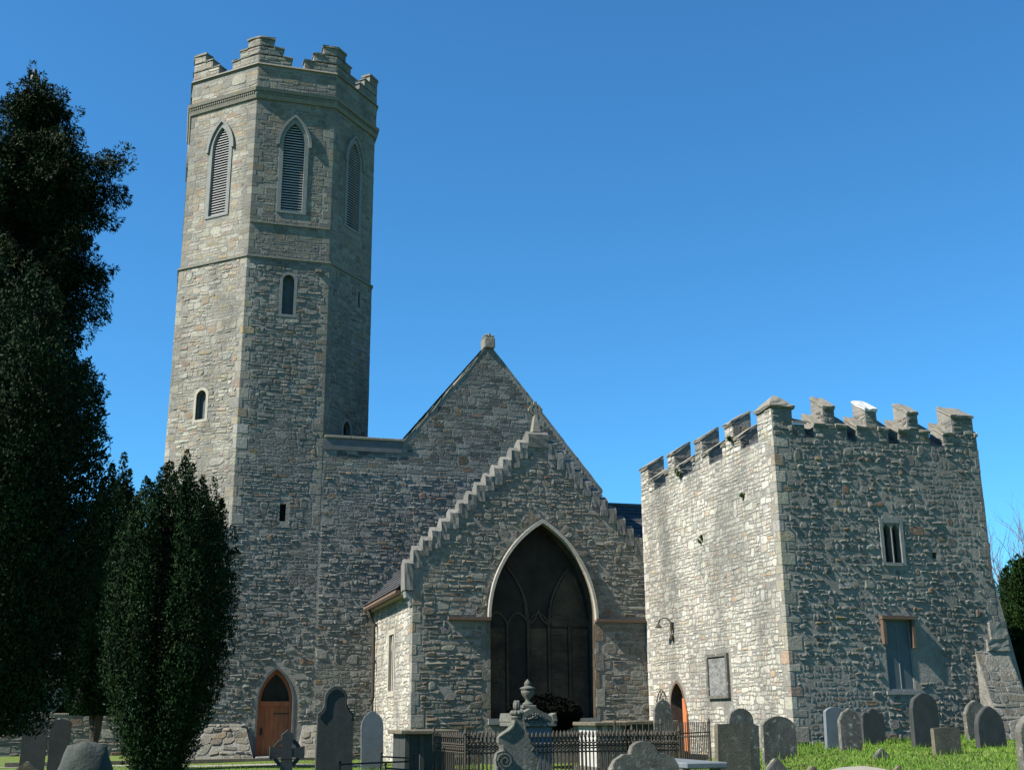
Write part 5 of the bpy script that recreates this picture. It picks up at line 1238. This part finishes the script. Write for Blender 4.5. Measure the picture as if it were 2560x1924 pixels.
def celtic_cross():
    x, y = 2.0, 20.06; g = gz(x, y); T = thing('celtic_cross', (x, y, g), 'dark ringed celtic cross standing before the tower door', 'cross')
    f = vface(x - 0.5, y, x + 0.5, y, g, g + 1.4); top = 1.42 - g; c0 = (0.5, top - 0.36)
    sh = MB(); plate(sh, f, [(0.36, -0.1), (0.64, -0.1), (0.60, c0[1] - 0.3), (0.585, c0[1] - 0.1), (0.415, c0[1] - 0.1), (0.40, c0[1] - 0.3)], -0.12, 0.0); bevel(sh.build('shaft', 'gravedark', T), 0.01)
    arm = MB(); plate(arm, f, [(0.415, c0[1] - 0.098), (0.585, c0[1] - 0.098), (0.57, c0[1] + 0.08), (0.6, c0[1] + 0.28), (0.5, c0[1] + 0.36), (0.4, c0[1] + 0.28), (0.43, c0[1] + 0.08)], -0.118, 0.002); arm.build('head', 'gravedark', T)
    for s in (-1, 1): a = MB(); lp = [(0.5 + s * 0.072, c0[1] - 0.065), (0.5 + s * 0.28, c0[1] - 0.1), (0.5 + s * 0.28, c0[1] + 0.1), (0.5 + s * 0.072, c0[1] + 0.065)]; plate(a, f, lp if s > 0 else lp[::-1], -0.115, -0.003); a.build('arm', 'gravedark', T)
    rg = MB(); n = 28; ring(rg, f, [(c0[0] + 0.235 * math.cos(6.2832 * k / n), c0[1] + 0.235 * math.sin(6.2832 * k / n)) for k in range(n)], [(c0[0] + 0.175 * math.cos(6.2832 * k / n), c0[1] + 0.175 * math.sin(6.2832 * k / n)) for k in range(n)], -0.095, -0.02); rg.build('wheel', 'gravedark', T)
    bevel(MB().box(x - 0.3, x + 0.3, y - 0.12, y + 0.25, g - 0.1, g + 0.25).build('base', 'gravedark', T), 0.02)
celtic_cross()

def table_tomb(x0, x1, y0, y1, top, label, panel, leg, slabm, n_leg=2):
    g = gz((x0 + x1) / 2, y0); T = thing('chest_tomb', ((x0 + x1) / 2, (y0 + y1) / 2, g), label, 'tomb', 'chest tombs by the chancel wall')
    bevel(MB().box(x0, x1, y0, y1, top - 0.09, top).build('top_slab', slabm, T), 0.015)
    e = 0.1; MB().box(x0 + e + 0.02, x1 - e - 0.02, y0 + e + 0.03, y1 - e, g - 0.1, top - 0.092).build('chest', panel, T)
    for k in range(n_leg + 1):
        xx = x0 + e + (x1 - x0 - 2 * e - 0.12) * k / n_leg; bevel(MB().box(xx, xx + 0.12, y0 + e - 0.02, y0 + e + 0.10, g - 0.1, top - 0.093).build('leg', leg, T), 0.01)
    MB().box(x0 + 0.02, x1 - 0.02, y0 + 0.02, y1 - 0.02, g - 0.12, g + 0.14).build('base', leg, T)
table_tomb(5.2, 6.55, 26.9, 28.6, 1.32, 'dark chest tomb with overhanging brown slab at the chancel corner', 'gravedark', 'gravedark', 'gravebrown', 3)
table_tomb(9.8, 10.68, 26.8, 28.4, 1.46, 'chest tomb with white side panels and a pale slab under the great window', 'white', 'grave', 'gravebrown')
table_tomb(10.72, 12.1, 27.15, 28.8, 1.48, 'dark chest tomb between the white-panelled tomb and the arched iron gate', 'gravedark', 'gravedark', 'gravebrown')

def urn_monument():
    x, y = 6.5, 21.35; g = gz(x, y); T = thing('urn_monument', (x, y, g), 'tall pedestal monument with carved pediment and a stone urn on top, inside the railings', 'monument')
    bevel(MB().box(x - 0.36, x + 0.36, y - 0.3, y + 0.3, g - 0.1, 1.42).build('pedestal', 'graveblue', T), 0.01)
    bevel(MB().box(x - 0.44, x + 0.44, y - 0.38, y + 0.38, 1.42, 1.50).build('cornice', 'marble', T), 0.015)
    MB().box(x - 0.46, x + 0.46, y - 0.4, y + 0.4, g - 0.1, g + 0.3).build('plinth', 'marble', T)
    for (dx, dy) in ((0, -1),):
        pd = MB().prism([(x - 0.43, y - 0.37, 1.502), (x + 0.43, y - 0.37, 1.502), (x + 0.40, y - 0.37, 1.56), (x + 0.06, y - 0.37, 1.74), (x - 0.06, y - 0.37, 1.74), (x - 0.40, y - 0.37, 1.56)], (0, 0.74, 0)).build('pediment', 'marble', T)
        MB().prism([(x - 0.3, y - 0.385, 1.53), (x + 0.3, y - 0.385, 1.53), (x, y - 0.385, 1.68)], (0, 0.012, 0)).build('carved_panel', 'gravedark', pd)
        r = random.Random(2); q = MB()
        for k in range(16): a, z = r.uniform(-0.2, 0.2), r.uniform(1.54, 1.63); q.lathe(x + a * (1.68 - z) / 0.12 * 0.8, y - 0.39, [(0.01, z), (0.022, z + 0.012), (0.01, z + 0.03)], 6)
        q.build('carved_leaves', 'marble', pd)
        for s in (-1, 1): MB().prism([(x + s * 0.44, y - 0.40, 1.51), (x + s * 0.36, y - 0.40, 1.51), (x + s * 0.34, y - 0.40, 1.62), (x + s * 0.42, y - 0.40, 1.66)], (0, 0.8, 0)).build('corner_leaf', 'marble', pd)
    bevel(MB().box(x - 0.13, x + 0.13, y - 0.13, y + 0.13, 1.74, 1.80).build('urn_base', 'marble', T), 0.01)
    MB().lathe(x, y, [(0.11, 1.80), (0.10, 1.83), (0.045, 1.87), (0.04, 1.90), (0.085, 1.95), (0.12, 2.01), (0.125, 2.06), (0.10, 2.075), (0.145, 2.09), (0.145, 2.11), (0.08, 2.135), (0.05, 2.15), (0.07, 2.17), (0.055, 2.21), (0.02, 2.25), (0.004, 2.27)], 18).build('urn', 'marble', T, smooth=True)
urn_monument()

def scroll_stone():
    x, y = 4.58, 15.45; g = gz(x, y); T = thing('scroll_monument', (x, y, g), 'scroll-shaped stone monument with a budding top in front of the railings', 'monument')
    f = vface(x - 0.5, y, x + 0.5, y, 0, 2.0)
    lp = []
    L = [(-0.28, g - 0.1), (-0.31, 0.95), (-0.31, 1.05), (-0.29, 1.13), (-0.22, 1.17), (-0.235, 1.21), (-0.265, 1.27), (-0.265, 1.33), (-0.22, 1.385), (-0.14, 1.43), (-0.085, 1.48), (-0.065, 1.545), (-0.06, 1.575)]
    Rr = [(0.24, g - 0.1), (0.26, 0.95), (0.255, 1.05), (0.23, 1.13), (0.18, 1.17), (0.19, 1.22), (0.16, 1.28), (0.12, 1.34), (0.09, 1.44), (0.075, 1.52), (0.06, 1.575)]
    lp = [(u + 0.5, v) for u, v in Rr[:1]] + [(u + 0.5, v) for u, v in Rr[1:]] + [(u + 0.5, v) for u, v in reversed(L)]
    sb = MB(); plate(sb, f, lp, -0.2, 0.0); b = sb.build('body', 'marble', T)
    bm = bmesh.new(); bm.from_mesh(b.data); bmesh.ops.remove_doubles(bm, verts=bm.verts, dist=1e-4); es = [e for e in bm.edges if len(e.link_faces) == 2 and e.calc_face_angle(0) > 1.2]; bmesh.ops.bevel(bm, geom=es, offset=0.03, segments=2, affect='EDGES', clamp_overlap=True); bm.to_mesh(b.data); bm.free()
    for s in (-1,):
        sp = [(0.5 + s * (0.2 + 0.1 * math.cos(t) * (1 - t / 14)), 1.04 + 0.1 * math.sin(t) * (1 - t / 14)) for t in [k * 0.4 for k in range(28)]]
        q = MB(); strip(q, f, sp, 0.025, -0.01, 0.025); q.build('scroll', 'marble', T)
    MB().lathe(x, y + 0.1, [(0.05, 1.56), (0.085, 1.585), (0.085, 1.60), (0.06, 1.615)], 14).build('collar', 'marble', T, smooth=True)
    r = random.Random(4); bud = MB()
    for k in range(9): a = 6.2832 * k / 9; bud.lathe(x + 0.065 * math.cos(a), y + 0.1 + 0.065 * math.sin(a), [(0.012, 1.61), (0.035, 1.63), (0.035, 1.655), (0.012, 1.68)], 7)
    bud.lathe(x, y + 0.1, [(0.07, 1.61), (0.075, 1.64), (0.03, 1.69)], 10); bud.build('leaf_crown', 'marble', T, smooth=True)
    tp = MB()
    for k in range(6): a = 6.2832 * k / 6; tp.lathe(x + 0.028 * math.cos(a), y + 0.1 + 0.028 * math.sin(a), [(0.014, 1.68), (0.026, 1.72), (0.024, 1.77), (0.012, 1.80), (0.003, 1.81)], 7)
    tp.build('bud', 'marble', T, smooth=True)
scroll_stone()

def table_slab():
    x, y = 6.27, 13.5; g = gz(x, y); T = thing('ledger_slab', (x, y, g), 'flat blue-grey ledger slab on short legs at the lower edge', 'tomb')
    bevel(MB().box(x - 0.24, x + 0.3, y - 0.15, y + 1.5, 0.985, 1.055).build('top_slab', 'graveblue', T), 0.012)
    for dx in (-0.2, 0.2):
        for dy in (0.0, 1.3): MB().box(x + dx - 0.05, x + dx + 0.05, y + dy - 0.05, y + dy + 0.05, g - 0.1, 0.983).build('leg', 'grave', T)
table_slab()

# ================================================================== IRON RAILINGS
def railing(runs, top, label, sp, spear=True, r=0.011, name='iron_railing', cat='railing', bulge=True):
    """runs: list of polylines (x, y); every bar its own part"""
    x0, y0 = runs[0][0]; T = thing(name, (x0, y0, gz(x0, y0)), label, cat, 'iron grave railings')
    zr = top - 0.24; bar0 = None; post0 = None; posts = set()
    def copy_of(o, dx, dy):
        c = o.copy(); col.objects.link(c); c.parent = T; c.location = (dx, dy, 0); return c
    for run in runs:
        for (a, b) in zip(run[:-1], run[1:]):
            L = math.hypot(b[0] - a[0], b[1] - a[1]); n = int(L / (sp if abs(b[0] - a[0]) > abs(b[1] - a[1]) * 0.5 else sp * 1.9))
            for z in ((zr, zr - 0.10, 0.55) if bulge else (zr + 0.02, 0.62)):
                MB().tube([(a[0], a[1], z), (b[0], b[1], z)], 0.014, 4).build('rail', 'iron', T)
            for k in range(1, n):
                px, py = a[0] + (b[0] - a[0]) * k / n, a[1] + (b[1] - a[1]) * k / n
                if bar0 is None:
                    mb = MB(); g = gz(px, py) - 0.05
                    prof = [(r, g), (r, zr - 0.08), (r * 1.9, zr - 0.05), (r, zr - 0.02)]
                    if bulge: prof += [(r, zr + 0.01), (r * 2.3, zr + 0.035), (r, zr + 0.06), (r, top - 0.11)]
                    if spear: prof += [(r * 2.3, top - 0.085), (r * 1.6, top - 0.04), (0.002, top)]
                    else: prof += [(r, top)]
                    mb.lathe(px, py, prof, 6); bar0 = mb.build('bar', 'iron', T); p0 = (px, py)
                else: copy_of(bar0, px - p0[0], py - p0[1])
            for q in (a, b):
                if q in posts: continue
                posts.add(q)
                if post0 is None:
                    g = gz(*q) - 0.05; post0 = MB().lathe(q[0], q[1], [(0.024, g), (0.024, top - 0.04), (0.04, top - 0.02), (0.03, top + 0.02), (0.015, top + 0.06), (0.002, top + 0.09)], 8).build('post', 'iron', T); q0 = q
                else: copy_of(post0, q[0] - q0[0], q[1] - q0[1])
railing([[(5.0, 22.6), (5.05, 20.3), (9.05, 20.3), (9.05, 22.6), (5.0, 22.6)]], 1.34, 'black spear-topped iron railing round the urn monument', 0.075, r=0.013)
railing([[(9.6, 22.4), (11.6, 24.4)], [(9.6, 22.4), (9.3, 24.2)]], 1.46, 'plain straight-barred iron railing below the framed wall plaque', 0.11, r=0.012, spear=False, bulge=False)
def low_rail():
    T = thing('low_rail', (4.2, 22.5, gz(4.2, 22.5)), 'low broken iron rail with small knobs left of the spear railing', 'railing', 'iron grave railings')
    for (a, b) in (((3.2, 22.4, 0.78), (4.55, 22.7, 0.80)), ((4.1, 23.2, 0.88), (4.6, 22.5, 0.86)), ((4.05, 22.4, 0.70), (4.6, 21.9, 0.66))): MB().tube([a, b], 0.016, 5).build('rail', 'iron', T)
    for (px, py, t) in ((3.2, 22.4, 0.85), (4.1, 23.2, 0.98), (4.6, 22.5, 0.95), (4.05, 22.4, 0.80)): MB().lathe(px, py, [(0.015, gz(px, py) - 0.05), (0.015, t - 0.06), (0.03, t - 0.03), (0.004, t)], 7).build('post', 'iron', T)
low_rail()

# ================================================================== LOW WALLS and kerb on the left
def low_wall(x0, x1, y, top, th, label, seed, pal='brown', name='low_wall', cap=True):
    g = min(gz(x0, y), gz(x1, y)) - 0.05; T = thing(name, ((x0 + x1) / 2, y, g), label, 'wall')
    MB().box(x0, x1, y, y + th, g, top).build('wall', 'mortar', T)
    f = vface(x0, y, x1, y, g, top)
    st = rubble(f, lambda u, v: True, 0, f.H - 0.01, (0.1, 0.2), (0.15, 0.45), (0.015, 0.05), pal, seed, joint=0.014)
    lay_stones(st, T, 300)
    if cap:
        x = x0; r = random.Random(seed)
        while x < x1 - 0.05:
            e = min(x + r.uniform(0.3, 0.6), x1); bevel(MB().box(x + 0.005, e - 0.005, y - 0.03, y + th + 0.03, top + 0.002, top + 0.07 + r.uniform(0, 0.04)).build('coping_stone', 'cap', T), 0.015); x = e
low_wall(-9.0, -0.7, 44.5, 1.75, 0.4, 'rough stone boundary wall glimpsed between the trees on the left', 71)
def shed():
    T = thing('outbuilding', (-4.2, 47.0, 0.3), 'pale gabled outbuilding glimpsed behind the boundary wall between the trees', 'building')
    f = vface(-8.0, 47.0, -2.3, 47.0, 0.2, 3.0); w_ = MB(); ar = arch(4.6, 0.1, 1.3, 0.5, 0.7); sheet(w_, f, rect(0, f.W, 0, f.H), [ar], 0.4)
    w_.add([(-2.3, 47, .2), (-2.3, 52, .2), (-2.3, 52, 3.0), (-2.3, 47, 3.0)], [(0, 1, 2, 3)]); w_.build('wall', 'mortar', T, fix=False)
    b = MB(); plate(b, f, ar, -0.42, -0.38); b.build('doorway', 'dark', T)
    r_ = MB(); r_.add([(-8.2, 46.8, 2.95), (-2.1, 46.8, 2.95), (-2.1, 49.5, 4.6), (-8.2, 49.5, 4.6), (-2.1, 52.2, 2.95), (-8.2, 52.2, 2.95)], [(0, 1, 2, 3), (3, 2, 4, 5)]); r_.add([(-2.3, 47.0, 3.0), (-2.3, 52.0, 3.0), (-2.3, 49.5, 4.5)], [(0, 1, 2)]); r_.build('roof', 'slate', T)
shed()
T_ = MB(); T_.box(-4.0, 4.9, 35.55, 35.75, 0.1, 0.50); based(T_, 'kerb', 'gravebrown', (0.5, 35.6, 0.1), 'low brown stone kerb along the path at the tower foot', 'kerb')

# ================================================================== GRASS
def grass():
    rng = np.random.default_rng(12)
    n = 90000
    xs = rng.uniform(4, 20, n); ys = rng.uniform(12.5, 23.2, n)
    n2 = 26000; xs = np.concatenate([xs, rng.uniform(-3, 12.6, n2)]); ys = np.concatenate([ys, rng.uniform(20, 36.5, n2)])
    keep = ~((xs > 6.2) & (ys > 30.8)) & ~((xs > 12.85) & (ys > 22.95)) & ~((xs > 6.5) & (xs < 9.9) & (np.abs(ys - (14.2 + 0.07 * (xs - 6.5) / 0.4)) < 0.5)) & ~((np.abs(ys - 35.2) < .5) & (xs < 6))
    xs, ys = xs[keep], ys[keep]; base_n = len(xs)
    tx = []; ty = []
    for gr in G:
        m_ = 110; tx.append(gr[0] + rng.uniform(-gr[2] * 0.62, gr[2] * 0.62, m_)); ty.append(gr[1] + rng.choice([-0.05, 0.16], m_) + rng.normal(0, 0.03, m_))
    tx.append(rng.uniform(12.8, 18.2, 1600)); ty.append(22.93 - np.abs(rng.normal(0, 0.06, 1600)))
    xs = np.concatenate([xs] + tx); ys = np.concatenate([ys] + ty); n = len(xs)
    patch = np.sin(xs * 1.9 + 0.7 * ys) * np.sin(ys * 2.3 - 0.6 * xs) + 0.5 * np.sin(xs * 4.7 + ys * 3.1)
    zs = np.array([gz(a, b) for a, b in zip(xs, ys)])
    h = rng.uniform(0.015, 0.055, n); h[base_n:] *= 2.4; h = h * (1 + 0.5 * (patch > 0.5)); a = rng.random(n) * 6.2832; wd = rng.uniform(0.005, 0.011, n)
    b0 = np.stack([xs, ys, zs - 0.005], axis=1); s = np.stack([np.cos(a), np.sin(a), np.zeros(n)], axis=1) * wd[:, None]
    tip = b0 + np.stack([rng.normal(0, 0.025, n), rng.normal(0, 0.025, n), h], axis=1)
    v = np.stack([b0 - s, b0 + s, tip], axis=1).reshape(-1, 3); f = np.arange(len(v)).reshape(-1, 3)
    k = rng.uniform(0.7, 1.3, n)[:, None]; c = np.where(rng.random(n)[:, None] < 0.16, np.array([[0.13, 0.14, 0.03]]), np.array([[0.07, 0.150, 0.012]])) * k * (1 - 0.28 * (patch < -0.3))[:, None]
    o = np_mesh('grass', v, f, 'blade', None, np.repeat(c, 3, axis=0).astype(np.float32)); tag(o, 'short green grass growing over the churchyard', 'grass', kind='stuff')
grass()

# ================================================================== weeds on the battlements
def weed(x, y, z, label, seed, sz=0.12):
    rng = np.random.default_rng(seed); n = 5
    b = np.array([[x, y, z]]) + rng.normal(0, 0.03, (n, 3))
    v, f, c = plumes(rng, b, unit(np.array([[-0.5, -0.1, 0.8]]) + rng.normal(0, 0.4, (n, 3))), np.full(n, sz * 1.3), np.full(n, sz * 0.5), 70, 0.04, 0.3, droop=0.5, tone=(0.05, 0.085, 0.02))
    v = v - np.array([x, y, z]); o = np_mesh('weed_tuft', v, f, 'yewleaf', None, c); o.location = (x, y, z)
    tag(o, label, 'plant', 'weeds rooted in the tower masonry')
weed(12.88, 24.95, 8.02, 'green weed tuft below the merlon next to the corner pinnacle', 1, 0.08)
weed(12.88, 28.05, 7.78, 'bright green weed tuft in the embrasure near the far end of the battlements', 2, 0.1)
weed(12.88, 24.6, 6.6, 'tiny green weed alone in the upper part of the sunlit wall', 3, 0.04)
weed(12.88, 27.0, 5.9, 'small brownish weed in the middle of the sunlit wall', 4, 0.04)
